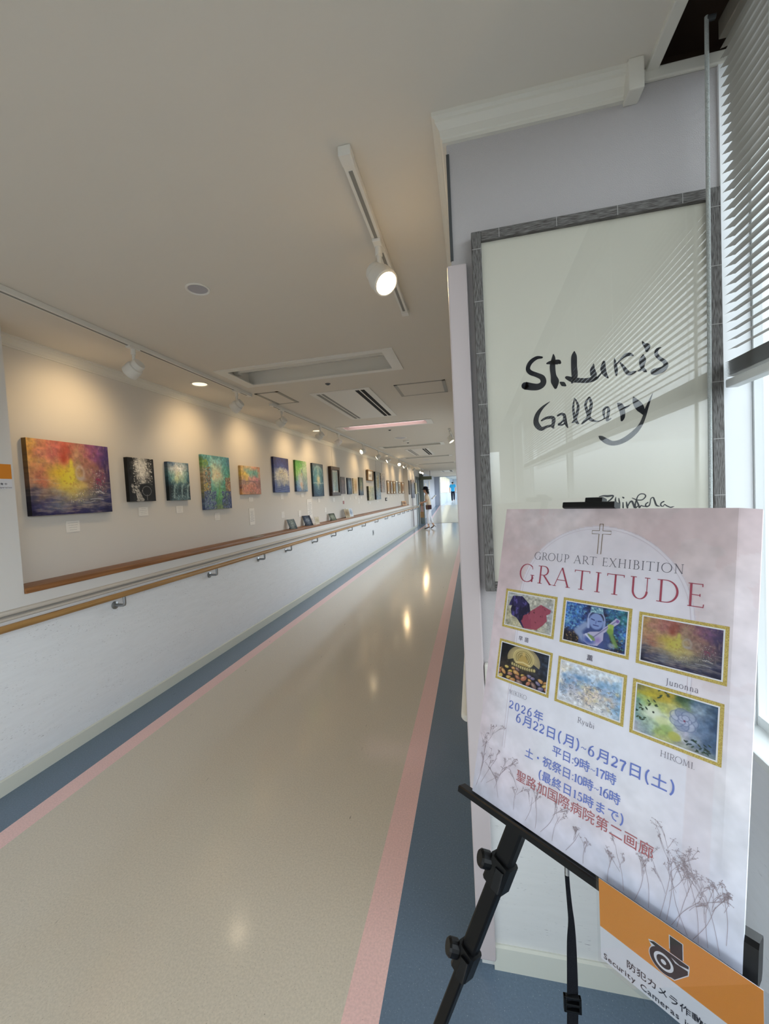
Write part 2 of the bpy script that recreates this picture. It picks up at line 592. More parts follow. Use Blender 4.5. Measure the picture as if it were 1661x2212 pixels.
# left wall: low wall in front, gallery wall set back above it, pilaster at the near end
f = MB()
f.face([(XL, YB, 0), (XL, 17.0, 0), (XL, 17.0, 0.86), (XL, YB, 0.86)], 0)
f.face([(XL, YB, 0.86), (XL, 17.0, 0.86), (XL, 17.0, 0.966), (XL, YB, 0.966)], 1)
f.face([(XL, -0.9, 0.966), (XL, 1.65, 0.966), (XL, 1.65, ZC), (XL, -0.9, ZC)], 1)
f.face([(XL, YB, 2.05), (XL, -0.9, 2.05), (XL, -0.9, ZC), (XL, YB, ZC)], 1)
f.face([(XL, YB, 0.966), (XL, -4.2, 0.966), (XL, -4.2, 2.05), (XL, YB, 2.05)], 1)  # gap beside this piece is an added opening for daylight on the poster
f.face([(XL, 1.65, 0.966), (XREC, 1.65, 0.966), (XREC, 1.65, ZC), (XL, 1.65, ZC)], 1)
f.face([(XL, 14.92, 0.966), (XREC, 14.92, 0.966), (XREC, 14.92, ZC), (XL, 14.92, ZC)], 2)
f.face([(XL, 14.92, 0.966), (XL, 17.0, 0.966), (XL, 17.0, ZC), (XL, 14.92, ZC)], 1)
f.face([(XL, 1.65, 0.966), (XL, 14.92, 0.966), (XREC, 14.92, 0.966), (XREC, 1.65, 0.966)], 1)
struct('wall_left', f, [M['sheet_y'], M['wall'], M['gallery']], 'pale streaked lower wall on the left under the wood ledge', 'wall')
f = MB().face([(XREC, 1.60, 0.95), (XREC, 15.0, 0.95), (XREC, 15.0, ZC), (XREC, 1.60, ZC)])
struct('wall_left', f, M['gallery'], 'recessed beige gallery wall with the paintings', 'wall')
PROF = [(0, 2.326), (0.010, 2.326), (0.010, 2.335), (0.014, 2.338), (0.017, 2.354), (0.027, 2.369), (0.027, 2.376), (0.035, 2.380), (0.035, ZC), (0, ZC)]
f = MB().sweep(PROF, (XREC, 1.65, 0), (XREC, 14.92, 0), (1, 0, 0))
f.sweep(PROF, (XL, YB, 0), (XL, 1.62, 0), (1, 0, 0))
struct('trim_3', f, M['trim'], 'cream ceiling moulding along the gallery wall', 'moulding')
BASE = [(0, 0), (0.012, 0), (0.010, 0.072), (0.004, 0.078), (0, 0.078)]
f = MB().sweep(BASE, (XL, YB, 0), (XL, 16.9, 0), (1, 0, 0))
struct('baseboard_left', f, M['base'], 'cream baseboard along the left wall', 'baseboard')
# expansion joint strip near the far end
f = MB().box((XL - 0.005, 15.80, 0.0), (XL + 0.006, 16.02, 1.22))
struct('trim_4', f, mat('mauve_joint_strip', '8d8084', 0.5, 0.3), 'mauve upright strip on the far left wall', 'trim')

# glazed door in the left wall, past the gallery
f = MB()
for y in (17.0, 17.62, YD - 0.1):
    f.box((XL - 0.06, y, 0), (XL + 0.02, y + (0.10 if y != 17.62 else 0.16), 2.06))
f.box((XL - 0.06, 17.0, 2.0), (XL + 0.02, YD, 2.12))
f.box((XL - 0.06, 17.0, 2.12), (XL, YD, ZC), 1)
d1 = tag(f.build('door_1', [mat('grey_green_door_frame', '6b706e', 0.45, 0.4), M['wall']]), 'tall glazed side door on the left beyond the gallery', 'door', None, 'structure')
f = MB().box((XL - 0.03, 17.1, 0.02), (XL - 0.02, 17.62, 2.0))
f.box((XL - 0.03, 17.78, 0.02), (XL - 0.02, YD - 0.1, 2.0))
f.build('door_panel', mat('pale_blue_door_panel', 'd4dee6', 0.3, 0.5), d1)
f = MB().tube([(XL + 0.02, 17.2, 0.85), (XL + 0.08, 17.24, 0.88), (XL + 0.09, 17.3, 1.0), (XL + 0.09, 17.3, 1.3), (XL + 0.08, 17.24, 1.42), (XL + 0.02, 17.2, 1.45)], 0.014, 8)
f.build('door_handle', M['white'], d1, True)
# post where the door meets the ramp
f = MB().box((-2.36, YD - 0.02, 0), (-2.16, YD + 0.10, ZC), 0)
struct('trim_5', f, mat('grey_post', '7f8683', 0.5, 0.3), 'grey post beside the glazed door', 'post')

# ramp section walls and the opening onto the bridge
f = MB()
f.face([(XL, YD, 0), (XL, YP, ZB), (XL, YP, ZC), (XL, YD, ZC)], 0)
struct('wall_left', f, [mat('pale_blue_ramp_wall', 'c2c8d6', 0.6, 0.3)], 'pale blue ramp wall behind the woman in the hat', 'wall')
f = MB()
f.box((XR, YD, -0.1), (XR + 0.1, YP, 1.15))
f.box((XR, YD, 2.25), (XR + 0.1, YP, ZC))
for y in (YD, 22.0, YP - 0.1):  # posts between the openings added to light the ramp
    f.box((XR, y, 1.15), (XR + 0.1, y + 0.1, 2.25))
struct('wall_right', f, M['wall'], 'right wall of the ramp', 'wall')
f = MB()
f.box((-2.45, YP, 0.3), (-2.055, YP + 0.12, 2.8))
f.box((-2.055, YP, 2.36), (0.2, YP + 0.12, 2.80))
f.box((-0.16, YP, 0.3), (0.2, YP + 0.12, 2.8))
struct('wall_end', f, mat('grey_blue_portal', 'aab2c2', 0.55, 0.3), 'grey blue wall around the opening onto the bridge', 'wall')
f = MB()
f.box((-2.05, YP - 0.03, ZB), (-1.985, YP + 0.13, 2.36))
struct('trim_6', f, M['alu'], 'white upright at the left of the bridge opening', 'door frame')

# bridge: low panels, rail, vertical blinds, end wall with a door
f = MB()
f.box((-2.12, YP + 0.12, ZB), (-2.04, YE, 1.33), 0)
f.box((-2.12, YP + 0.12, 1.33), (-2.0, YE, 1.37), 1)
f.box((-2.12, YP + 12.3, 1.37), (-2.10, YE, 2.75), 0)
f.box((-2.12, YP + 0.12, 2.60), (-2.04, YE, 2.75), 0)
struct('wall_left', f, [mat('bridge_panel', 'd8e2ee', 0.5, 0.3), M['rail']], 'pale blue low wall with a grey rail on the bridge', 'wall')
f = MB()
f.box((-2.3, YE, 0.3), (0.4, YE + 0.1, 2.75), 0)
f.box((-2.0, YE - 0.03, 1.24), (0.3, YE, 1.30), 1)
struct('wall_end', f, [mat('bridge_end_wall', 'd9e2ea', 0.5, 0.3), M['rail']], 'pale end wall of the bridge behind the man in blue', 'wall')
f = MB()
f.box((-1.40, YE - 0.08, ZB + 0.75), (-0.2, YE - 0.03, 2.5), 1)
f.box((-1.32, YE - 0.085, ZB + 0.80), (-0.25, YE - 0.08, 2.42), 0)
struct('window_2', f, [mat('frosted_panel', 'eef4f8', 0.4, 0.3), M['alu']], 'pale framed panel at the far end of the bridge', 'window')  # opaque off-white panel in a white frame
f = MB()
f.box((0.25, YP + 0.12, ZB), (0.33, YE, 1.35))
f.box((0.25, YP + 0.12, 2.60), (0.33, YE, 2.75))
for k in range(11):
    y = YP + 0.12 + k * 1.9
    f.box((0.25, y, 1.35), (0.33, y + 0.08, 2.60))
struct('wall_right', f, M['alu'], 'window wall on the right side of the bridge', 'wall')

# right corridor wall (stands edge-on to the view): wall with a row of windows further along
f = MB()
def wallx(x, y0, y1, z0, z1, holes, th):
    ys = sorted({y0, y1, *[h[0] for h in holes], *[h[1] for h in holes]})
    zs = sorted({z0, z1, *[h[2] for h in holes], *[h[3] for h in holes]})
    for i in range(len(ys) - 1):
        for j in range(len(zs) - 1):
            a, b = (ys[i] + ys[i + 1]) / 2, (zs[j] + zs[j + 1]) / 2
            if any(h[0] < a < h[1] and h[2] < b < h[3] for h in holes):
                continue
            f.box((x, ys[i], zs[j]), (x + th, ys[i + 1], zs[j + 1]), 0)
wallx(XR, YS + 0.12, YD, 0, ZC, [(5.0, 7.7, 1.0, 1.95), (8.1, 10.8, 1.0, 1.95), (11.2, 13.9, 1.0, 1.95), (14.3, 17.0, 1.0, 1.95)], 0.12)
struct('wall_right', f, M['wall'], 'right corridor wall behind the corner guard', 'wall')
f = MB().sweep(PROF, (XR, 1.8, 0), (XR, 17.5, 0), (-1, 0, 0))
struct('trim_7', f, M['trim'], 'cream ceiling moulding above the right corridor wall', 'moulding')
def mitred(prof, stations):
    f = MB()
    n = len(prof)
    for st in stations:
        f.v += [st(d, z) for d, z in prof]
    for k in range(len(stations) - 1):
        for j in range(n):
            j2 = (j + 1) % n
            f.f.append((k * n + j, k * n + j2, k * n + n + j2, k * n + n + j))
            f.m.append(0)
    return f
f = MB().sweep(BASE, (XR, YS + 0.02, 0), (XR, 17.5, 0), (-1, 0, 0))
struct('baseboard_right', f, M['base'], 'cream baseboard along the right corridor wall', 'baseboard')

# sign wall facing the camera
f = MB()
f.box((XR, YS, 0.86), (0.476, YS + 0.12, ZC), 0)
f.box((0.476, YS, 0.86), (0.705, YS + 0.12, 2.384), 0)
f.box((XR, YS, 0.0), (0.705, YS + 0.12, 0.86), 1)
struct('wall_front', f, [M['emboss'], M['sheet_x']], 'grey embossed wall carrying the framed gallery sign', 'wall')
f = mitred(PROF, [lambda d, z: (XR - d, 1.8, z), lambda d, z: (XR - d, YS - d, z), lambda d, z: (0.410, YS - d, z)])
struct('trim_8', f, M['trim'], 'cream ceiling moulding above the framed sign', 'moulding')
f = MB().box((0.402, YS - 0.045, 2.318), (0.436, YS, ZC), bev=0.003)
struct('trim_9', f, M['trim'], 'square end block of the moulding above the framed sign', 'moulding')
f = MB().box((0.436, YS - 0.010, 2.360), (0.66, YS, 2.388), bev=0.003)
struct('trim_10', f, M['trim'], 'narrow strip at the wall top under the dark blind box', 'moulding')
f = MB().sweep([(0, 0), (0.012, 0), (0.010, 0.066), (0.004, 0.07), (0, 0.07)], (XR + 0.035, YS, 0), (0.62, YS, 0), (0, -1, 0))
struct('baseboard_front', f, M['base'], 'cream baseboard under the sign wall behind the easel', 'baseboard')
f = MB().box((XR - 0.012, YS - 0.018, 0.03), (XR + 0.040, YS, 2.0), bev=0.004)
f.box((XR - 0.012, YS, 0.03), (XR, YS + 0.06, 2.0))
struct('trim_11', f, M['guard'], 'pinkish white corner guard at the wall end left of the sign', 'corner guard')
f = MB().box((XR - 0.002, YS - 0.004, 2.02), (XR + 0.006, YS + 0.004, 2.30))
struct('trim_12', f, M['dark'], 'thin dark edge strip at the wall corner under the moulding', 'trim')
f = MB().box((0.012, YS - 0.02, 0.845), (0.60, YS, 0.905), bev=0.006)
struct('trim_13', f, M['trim'], 'cream rail on the wall behind the poster', 'trim')

f = MB().box((0.606, YS - 0.006, 0.775), (0.664, YS, 2.36))  # smooth reveal strip, the window's brightness put into its white
struct('trim_15', f, mat('daylit_white_reveal', 'eef0f2', 0.5, 0.3), 'smooth window reveal beside the framed sign, whitened for window light', 'window reveal')

# window wall on the right
f = MB()
f.box((XW, YB, 0.0), (XW + 0.14, YS, 0.755), 0)
struct('wall_right', f, M['sheet_y'], 'streaked wall under the window sill at the right edge', 'wall')
f = MB().box((XW - 0.012, YB, 0.755), (XW + 0.14, YS, 0.775), bev=0.004)
struct('trim_14', f, M['alu'], 'bright white window sill right of the poster', 'window sill')
f = MB()
fx0, fx1 = XW + 0.065, XW + 0.10
f.box((fx0, YB, 0.775), (fx1, YS, 0.80))
f.box((fx0, YB, 2.37), (fx1, YS, 2.42))
f.box((fx0, YS - 0.012, 0.8), (fx1, YS, 2.37))
for y in (-0.80, -2.65, YB + 0.05):
    f.box((fx0, y - 0.05, 0.8), (fx1, y, 2.37))
w1 = tag(f.build('window_1', M['alu']), 'large bright window behind the venetian blind', 'window', None, 'structure')
MB().box((XW + 0.08, YB, 0.8), (XW + 0.084, YS - 0.012, 2.37)).build('window_pane', M['glass'], w1)
f = MB().box((0.63, YB, 2.42), (0.78, YS, 2.45))
struct('wall_right', f, M['wall'], 'lintel above the large window', 'wall')

# wall behind the camera with a wide opening added to let daylight onto the poster
f = MB()
f.box((XL - 0.1, YB - 0.1, 0), (-2.2, YB, ZC), 0)
f.box((0.45, YB - 0.1, 0), (XW + 0.2, YB, 2.62), 0)
f.box((-2.2, YB - 0.1, 2.0), (0.45, YB, 2.62), 0)
f.box((-2.2, YB - 0.1, 0), (0.45, YB, 0.3), 0)
struct('wall_back', f, M['wall'], 'wall behind the viewpoint with a wide opening added for daylight', 'wall')
# ------------------------------------------------------------------ ledge, bumper rail, handrails
f = MB().box((XREC, 1.652, 0.966), (XL + 0.012, 14.90, 0.998), bev=0.006)
tag(f.build('wood_ledge', M['shelfwood'], None, True), 'long brown wood ledge below the row of paintings', 'shelf')

BUMP = [(0, 0.852), (0.014, 0.852), (0.022, 0.858), (0.022, 0.868), (0.010, 0.872), (0.010, 0.879), (0.024, 0.884), (0.026, 0.892), (0.020, 0.902), (0, 0.904)]
f = MB().sweep(BUMP, (XL, YB, 0), (XL, 16.9, 0), (1, 0, 0), 0)
b = tag(f.build('bumper_rail', M['rail']), 'grey double-ridged bumper rail between ledge and handrail', 'bumper rail')
f = MB().box((XL + 0.0, YB, 0.8705), (XL + 0.0115, 16.9, 0.8795))
f.build('groove', M['raildark'], b)

t = thing('handrail', 'long round oak handrail on brackets along the left wall', 'handrail', (XL, 1.5, 0.832))
f = MB().tube([(0.08, -6.0, 0.0), (0.08, 15.5, 0.0)], 0.0185, 20)
f.build('rail', M['oak'], t, True)
BRK = [1.20, 2.183, 3.161, 4.009, 4.68, 5.553, 6.373, 7.31, 8.285, 9.457, 10.6, 11.55, 12.5, 13.4, 14.3, 15.2, 15.97, 16.6]
first = None
for y in BRK:
    if first is None:
        f = MB().lathe([(0.0, 0.0), (0.026, 0.0), (0.026, 0.006), (0.016, 0.010), (0.010, 0.012), (0.010, 0.05)], (0, 0, -0.074), (1, 0, 0), 20)
        f.tube([(0.045, 0, -0.074), (0.066, 0, -0.074), (0.077, 0, -0.070), (0.08, 0, -0.060), (0.08, 0, -0.014)], 0.0095, 12)
        first = f.build('bracket', M['steel'], t, True)
        o = first
    else:
        o = first.copy()
        C.objects.link(o)
        o.parent = t
    o.location = (0, y - 1.5, 0)

t = thing('handrail', 'white handrail end peeking past the corner guard', 'handrail', (XR, 1.2, 0.69))
f = MB().tube([(-0.016, 0.03, 0), (-0.018, 0.045, 0), (-0.018, 15.0, 0)], [0.010, 0.016, 0.016], 12)
f.build('rail', M['trim'], t, True)
for y in (0.06, 6.06):
    MB().box((-0.016, y, -0.010), (0.0, y + 0.04, 0.012)).build('bracket', M['trim'], t)

t = thing('handrail', 'short pale handrail on the ramp wall behind the woman', 'handrail', (XL, 23.2, 1.05))
MB().tube([(0.07, 0, 0), (0.07, 2.3, 0.16)], 0.03, 10).build('rail', M['rail'], t, True)
for y in (0.3, 2.0):
    MB().box((0, y, 0.07 * y - 0.02), (0.07, y + 0.05, 0.07 * y + 0.02)).build('bracket', M['dark'], t)

# ------------------------------------------------------------------ track lighting
def track(name, x, y0, y1, label):
    x, y0, y1 = x * KC, y0 * KC, y1 * KC
    t = thing(name, label, 'lighting track', (x, y0, ZC - 0.0005))
    L = y1 - y0
    MB().box((-0.017, 0, -0.026), (0.017, L, 0.0), bev=0.002).build('track_body', M['white'], t)
    MB().box((-0.006, 0.05, -0.0275), (0.006, L - 0.05, -0.025)).build('slot', M['greyslot'], t)
    for a, b in ((-0.012, 0.03), (L - 0.03, L + 0.012)):
        MB().box((-0.019, a, -0.028), (0.019, b, 0.0), bev=0.003).build('end_cap', M['white'], t)
    return t
track('lighting_track', -2.09, -1.0, 3.62, 'white ceiling track nearest the viewer along the gallery wall')
track('lighting_track', -2.09, 4.05, 18.0, 'long white ceiling track carrying the distant spotlights')
track('lighting_track', -0.335, 1.225, 2.35, 'short white ceiling track with the single lit spotlight')
track('lighting_track', -0.335, 6.85, 7.95, 'short white ceiling track further down by the right wall')

def spotlight(x, y, target, label, lit, power, group, size=1.0, spread=112):
    x, y = x * KC, y * KC
    t = thing('spotlight', label, 'spotlight', (x, y, ZC - 0.0275), group)
    MB().box((-0.016, -0.04, -0.012), (0.016, 0.04, 0.001), bev=0.003).build('adapter', M['white'], t)
    f = MB().tube([(0, 0, -0.010), (0, 0, -0.045)], 0.014, 12).tube([(0, 0, -0.045), (0, 0, -0.085)], 0.009, 12)
    f.build('stem', M['white'], t, True)
    c = Vector((0, 0, -0.125))
    d = (Vector(target) - (Vector(t.location) + c)).normalized()
    prof = [(0.0, -0.048), (0.033, -0.048), (0.036, -0.044), (0.037, -0.022), (0.034, -0.020), (0.034, -0.016), (0.043, -0.012), (0.047, 0.0), (0.048, 0.046), (0.045, 0.05), (0.041, 0.05), (0.040, 0.040)]
    h = MB().lathe([(r * size, z * size) for r, z in prof], c, d, 28).build('lamp_housing', M['white'], t, True)
    g = MB().disc(c + d * 0.041 * size, d, 0.0405 * size, 28)
    g.build('lens', M['lamp'] if lit else M['picmat'], h)
    l = bpy.data.lights.new('spot_lamp', 'SPOT')
    l.energy = power
    l.color = (1.0, 0.70, 0.36)
    l.spot_size = math.radians(spread)
    l.spot_blend = 1.0
    l.shadow_soft_size = 0.035
    lo = bpy.data.objects.new('spot_lamp', l)
    C.objects.link(lo)
    lo.parent = t
    lo.location = c + d * 0.06 * size
    lo.rotation_mode = 'QUATERNION'
    lo.rotation_quaternion = d.to_track_quat('-Z', 'Y')
    return t

SPOTS = [(2.23, 2.24, 'white spotlight above the large sunset-coloured canvas, nearest on the gallery track'),
         (3.39, 3.40, 'white spotlight just past the near downlight, second along the gallery track'),
         (4.285, 4.36, 'white spotlight above the small square pink and yellow canvas'),
         (5.47, 5.50, 'white spotlight above the canvas of white rays over blue waves'),
         (6.28, 6.35, 'pale spotlight on the track above the blue moon canvas'),
         (7.79, 7.1, 'spotlight with a visible glowing rim, first lit face along the track'),
         (9.12, 8.95, 'spotlight on the track above the small dark green canvas'),
         (10.27, 10.0, 'spotlight on the track above the tall grey blue panel'),
         (11.83, 11.4, 'spotlight with a round glare shining straight back at the viewer'),
         (12.84, 12.6, 'spotlight on the track just past the glaring one'),
         (13.70, 13.6, 'spotlight on the track above the last framed prints'),
         (14.91, 15.1, 'spotlight on the track where the recess ends'),
         (16.97, 16.2, 'first of the two paired spotlights by the glazed door'),
         (17.75, 17.0, 'second of the two paired spotlights by the glazed door')]
for i, (y, ty, lab) in enumerate(SPOTS):
    wall_x = XREC if y < 14.5 else XL
    ty *= KC
    tgt = (wall_x, ty, 1.92)
    if i == 8:
        tgt = (-1.2, 6.0, 0.9)
    spotlight(-2.09, y, tgt, lab, True, 9.0 if i != 8 else 8, 'spotlights on the gallery track')
spotlight(-0.335, 1.665, (0.12, 1.25, 1.62), 'large glowing spotlight on the short near track', True, 9, 'spotlights by the right wall', 1.05, 155)
spotlight(-0.335, 7.0, (0.05, 6.5, 1.6), 'lit spotlight on the short far track by the right wall', True, 8, 'spotlights by the right wall')

# ------------------------------------------------------------------ recessed ceiling fittings
LAB = ['large unlit recessed light panel nearest the viewer', 'recessed light panel glowing pink', 'third recessed light panel, unlit, past the downlight',
       'fourth recessed light panel beyond the second air vent', 'fifth recessed light panel near the end of the ceiling']
for i, (x0, x1, y0, y1) in enumerate(LIGHTS):
    t = thing('ceiling_light', LAB[i], 'ceiling light', ((x0 + x1) / 2, (y0 + y1) / 2, ZC), 'recessed light panels')
    a, b_ = (x1 - x0) / 2, (y1 - y0) / 2
    f = MB()
    w = 0.045
    for q in (((-a - .01, -b_ - .01), (a + .01, -b_ + w)), ((-a - .01, b_ - w), (a + .01, b_ + .01)), ((-a - .01, -b_ + w), (-a + w * 1.6, b_ - w)), ((a - w * 1.6, -b_ + w), (a + .01, b_ - w))):
        f.box((*q[0], -0.006), (*q[1], 0.002))
    f.build('frame', M['white'], t)
    f = MB()
    A, B, H = a - 0.02, b_ - 0.02, 0.11
    f.face([(-A, -B, H), (A, -B, H), (A, B, H), (-A, B, H)])
    for p, q in (((-A, -B), (A, -B)), ((A, -B), (A, B)), ((A, B), (-A, B)), ((-A, B), (-A, -B))):
        f.face([(*p, 0), (*q, 0), (*q, H), (*p, H)])
    f.build('recess_box', M['white'], t)
    f = MB()
    if i == 1:
        f.box((-A + 0.10, -B + 0.06, 0.03), (A - 0.10, B - 0.06, 0.05))
        f.build('diffuser', M['tubepink'], t)
    else:
        f.tube([(-A + 0.04, 0.0, 0.06), (A - 0.04, 0.0, 0.06)], 0.016, 12)
        f.build('tube_lamp', M['picmat'], t, True)
        for e in (-1, 1):
            MB().box((e * (A - 0.03) - 0.02, -0.03, 0.03), (e * (A - 0.03) + 0.02, 0.03, 0.10), bev=0.004).build('lamp_holder', M['white'], t)

def air_vent(cx, cy_, L, W, label, busy):
    cx, cy_, L, W = cx * KC, cy_ * KC, L * KC, W * KC
    t = thing('air_vent', label, 'air vent', (cx, cy_, ZC), 'ceiling air vents')
    f = MB()
    sl = [(-W / 2 + 0.050, 0.036), (-W / 2 + 0.098, 0.030), (W / 2 - 0.150, 0.040), (W / 2 - 0.098, 0.040)]
    xs = [-W / 2]
    for a, w in sl:
        xs += [a, a + w]
    xs.append(W / 2)
    for k in range(0, len(xs), 2):
        f.box((xs[k], -L / 2 + 0.04, -0.008), (xs[k + 1], L / 2 - 0.04, -0.0005), 0)
    f.box((-W / 2, -L / 2, -0.008), (W / 2, -L / 2 + 0.04, 0)).box((-W / 2, L / 2 - 0.04, -0.008), (W / 2, L / 2, 0))
    f.build('panel', M['white'], t)
    for k, (a, w) in enumerate(sl):
        MB().box((a, -L / 2 + 0.04, -0.0065), (a + w, L / 2 - 0.04, -0.001)).build('slot', M['greyslot'] if k < 2 else M['slot'], t)
    return t
air_vent(-1.25, 4.59, 1.48, 0.62, 'long air vent with black slots, nearest the viewer', False)
air_vent(-1.25, 10.36, 1.70, 0.56, 'air vent with black slots beyond the third light panel', True)
air_vent(-1.20, 20.6, 1.5, 0.6, 'small distant air vent over the ramp', True)

def hatch(x0, x1, y0, y1, label):
    x0, x1, y0, y1 = x0 * KC, x1 * KC, y0 * KC, y1 * KC
    t = thing('ceiling_hatch', label, 'access hatch', ((x0 + x1) / 2, (y0 + y1) / 2, ZC), 'ceiling access hatches')
    a, b_ = (x1 - x0) / 2, (y1 - y0) / 2
    w = 0.030
    f = MB().box((-a, -b_, -0.004), (a, -b_ + w * .6, 0)).box((-a, b_ - w * .6, -0.004), (a, b_, 0)).box((-a, -b_, -0.004), (-a + w, b_, 0)).box((a - w, -b_, -0.004), (a, b_, 0))
    f.build('frame', M['hatch'], t)
    MB().box((-a + w, -b_ + w * .6, -0.002), (a - w, b_ - w * .6, 0)).build('door', M['ceiling'], t)
hatch(-0.705, -0.21, 3.885, 4.36, 'square access hatch in the ceiling near the right wall')
hatch(-2.04 - 0.01, -1.80, 3.64, 4.13, 'access hatch in the ceiling beside the gallery track')

def downlight(x, y, r, label, lit, cat='downlight'):
    x, y, r = x * KC, y * KC, r * KC
    t = thing('downlight', label, cat, (x, y, ZC), 'round ceiling fittings')
    MB().lathe([(r, 0.0), (r, -0.004), (r * 0.93, -0.006), (r * 0.84, -0.004), (r * 0.80, -0.001)], (0, 0, 0), (0, 0, 1), 32).build('trim_ring', M['white'], t, True)
    MB().disc((0, 0, -0.0015), (0, 0, -1), r * 0.82, 32).build('reflector', M['lampdim'] if lit else mat('dull_reflector', 'a9a9b2', 0.3, 0.5), t)
    if lit:
        l = bpy.data.lights.new('downlight_lamp', 'SPOT')
        l.energy = 5
        l.color = (1.0, 0.8, 0.55)
        l.spot_size = math.radians(110)
        l.spot_blend = 0.8
        l.shadow_soft_size = 0.05
        lo = bpy.data.objects.new('downlight_lamp', l)
        C.objects.link(lo)
        lo.parent = t
        lo.location = (0, 0, -0.02)
    return t
downlight(-1.276, 1.79, 0.057, 'unlit round downlight alone on the near ceiling', False)
downlight(-2.30, 3.16, 0.075, 'lit round downlight close to the gallery wall moulding', True)
downlight(-2.33, 5.96, 0.075, 'second lit downlight along the gallery wall moulding', True)
downlight(-2.20, 10.7, 0.075, 'distant lit downlight beside the gallery track', True)
downlight(-1.278, 7.5, 0.12, 'wide grey ceiling speaker before the third light panel', False, 'ceiling speaker')
downlight(-1.387, 12.84, 0.13, 'dark grey round ceiling fitting beyond the fourth light panel', False, 'ceiling speaker')
for x, y, lab in ((-1.268, 3.59, 'tiny dark sprinkler head by the first light panel'), (-1.277, 6.50, 'tiny sprinkler head beyond the pink light panel'), (-1.26, 8.3, 'tiny sprinkler head just before the third light panel')):
    f = MB().lathe([(0.024, 0), (0.024, -0.003), (0.016, -0.006), (0.012, -0.012), (0, -0.014)], (0, 0, 0), (0, 0, 1), 20)
    o = f.build('sprinkler_head', M['dark'], None, True)
    o.location = (x * KC, y * KC, ZC)
    tag(o, lab, 'sprinkler', 'ceiling sprinkler heads')
f = MB().lathe([(0.06, 0), (0.06, -0.012), (0.05, -0.03), (0, -0.034)], (0, 0, 0), (0, 0, 1), 20)
o = f.build('smoke_detector', M['white'], None, True)
o.location = (-1.235 * KC, 7.9 * KC, ZC)
tag(o, 'small white smoke detector beyond the ceiling speaker', 'smoke detector')

# ------------------------------------------------------------------ venetian blind
t = thing('venetian_blind', 'half-raised ivory venetian blind over the bright window', 'window blind', (0.612, 1.128, 2.43))
MB().box((-0.014, -3.9, -0.03), (0.016, 0.0, 0.012), bev=0.002).build('head_rail', M['blind'], t)
f = MB()
def slat(z, tilt, thin=1.0):
    pr = []
    for k in range(5):
        x = (k / 4 - 0.5) * 0.0245
        pr.append((x, 0.0016 * (1 - (2 * (k / 4 - 0.5)) ** 2)))
    ca, sa = math.cos(tilt), math.sin(tilt)
    pts = [(x * ca + y * sa, -x * sa + y * ca) for x, y in pr]
    for k in range(4):
        (xa, za), (xb, zb) = pts[k], pts[k + 1]
        f.face([(xa, -0.002 if k in (0, 3) else 0.0, z + za), (xa, -3.88, z + za), (xb, -3.88, z + zb), (xb, -0.002 if k in (0, 3) else 0.0, z + zb)])
TILT = math.radians(-14)
z = -0.05
while z > -0.755:
    slat(z, TILT)
    z -= 0.0215
for k in range(11):
    slat(-0.768 - k * 0.0034, math.radians(2))
f.build('slats', M['blind'], t, True)
MB().box((-0.014, -3.88, -0.828), (0.014, -0.004, -0.808), bev=0.004).build('bottom_rail', M['alu'], t)
f = MB()
for y in (-0.16, -0.75, -1.35, -2.0, -2.7, -3.3):
    for x in (-0.0135, 0.0135):
        f.tube([(x, y, 0), (x, y, -0.81)], 0.0009, 6)
f.build('ladder_cord', M['cord'], t)
f = MB().tube([(-0.052, -0.03, -0.0), (-0.056, -0.03, -0.5), (-0.062, -0.03, -1.15), (-0.063, -0.03, -1.62)], 0.0042, 10)
f.build('pull_cord', M['cord'], t, True)
MB().tube([(-0.035, -0.03, -0.005), (-0.052, -0.03, -0.005)], 0.006, 10).build('cord_guide', M['dark'], t)

# ------------------------------------------------------------------ small wall fittings
t = thing('wall_outlet', 'small grey socket plate low on the left wall', 'wall outlet', (XL, 9.22, 0.52))
MB().box((0, -0.05, -0.06), (0.008, 0.05, 0.06), bev=0.002).build('plate', mat('grey_plate', '9aa0a6', 0.4, 0.4), t)
MB().box((0.008, -0.02, -0.03), (0.010, 0.02, 0.03)).build('socket', M['dark'], t)
t = thing('hanging_sign', 'olive overhead sign board across the glazed side door', 'sign', (-2.03, 18.2, 2.07))
MB().box((-0.26, -0.02, -0.075), (0.26, 0.02, 0.075), bev=0.004).build('board', M['greensign'], t)
MB().box((-0.2, -0.008, 0.075), (-0.18, 0.008, 0.32)).box((0.18, -0.008, 0.075), (0.2, 0.008, 0.32)).build('hanger', M['dark'], t)
t = thing('projecting_sign', 'narrow navy blue sign projecting past the corner guard edge', 'sign', (XR, 4.0, 1.72))
MB().box((-0.112, -0.015, 0.0), (-0.02, 0.015, 0.62), bev=0.003).build('board', M['navy'], t)
MB().box((-0.03, -0.01, 0.1), (0.0, 0.01, 0.14)).box((-0.03, -0.01, 0.48), (0.0, 0.01, 0.52)).build('bracket', M['white'], t)
for k, (y, z0, z1, lab) in enumerate(((19.2, 1.35, 1.72, 'first narrow white notice on the ramp wall'), (20.4, 1.45, 1.9, 'second narrow white notice on the ramp wall'), (22.2, 1.5, 2.05, 'third white notice on the ramp wall, nearest the bridge'))):
    o = MB().box((XL, y, z0), (XL + 0.02, y + 0.42, z1), bev=0.003).build('wall_notice', M['paper'])
    tag(o, lab, 'notice', 'notices on the ramp wall')
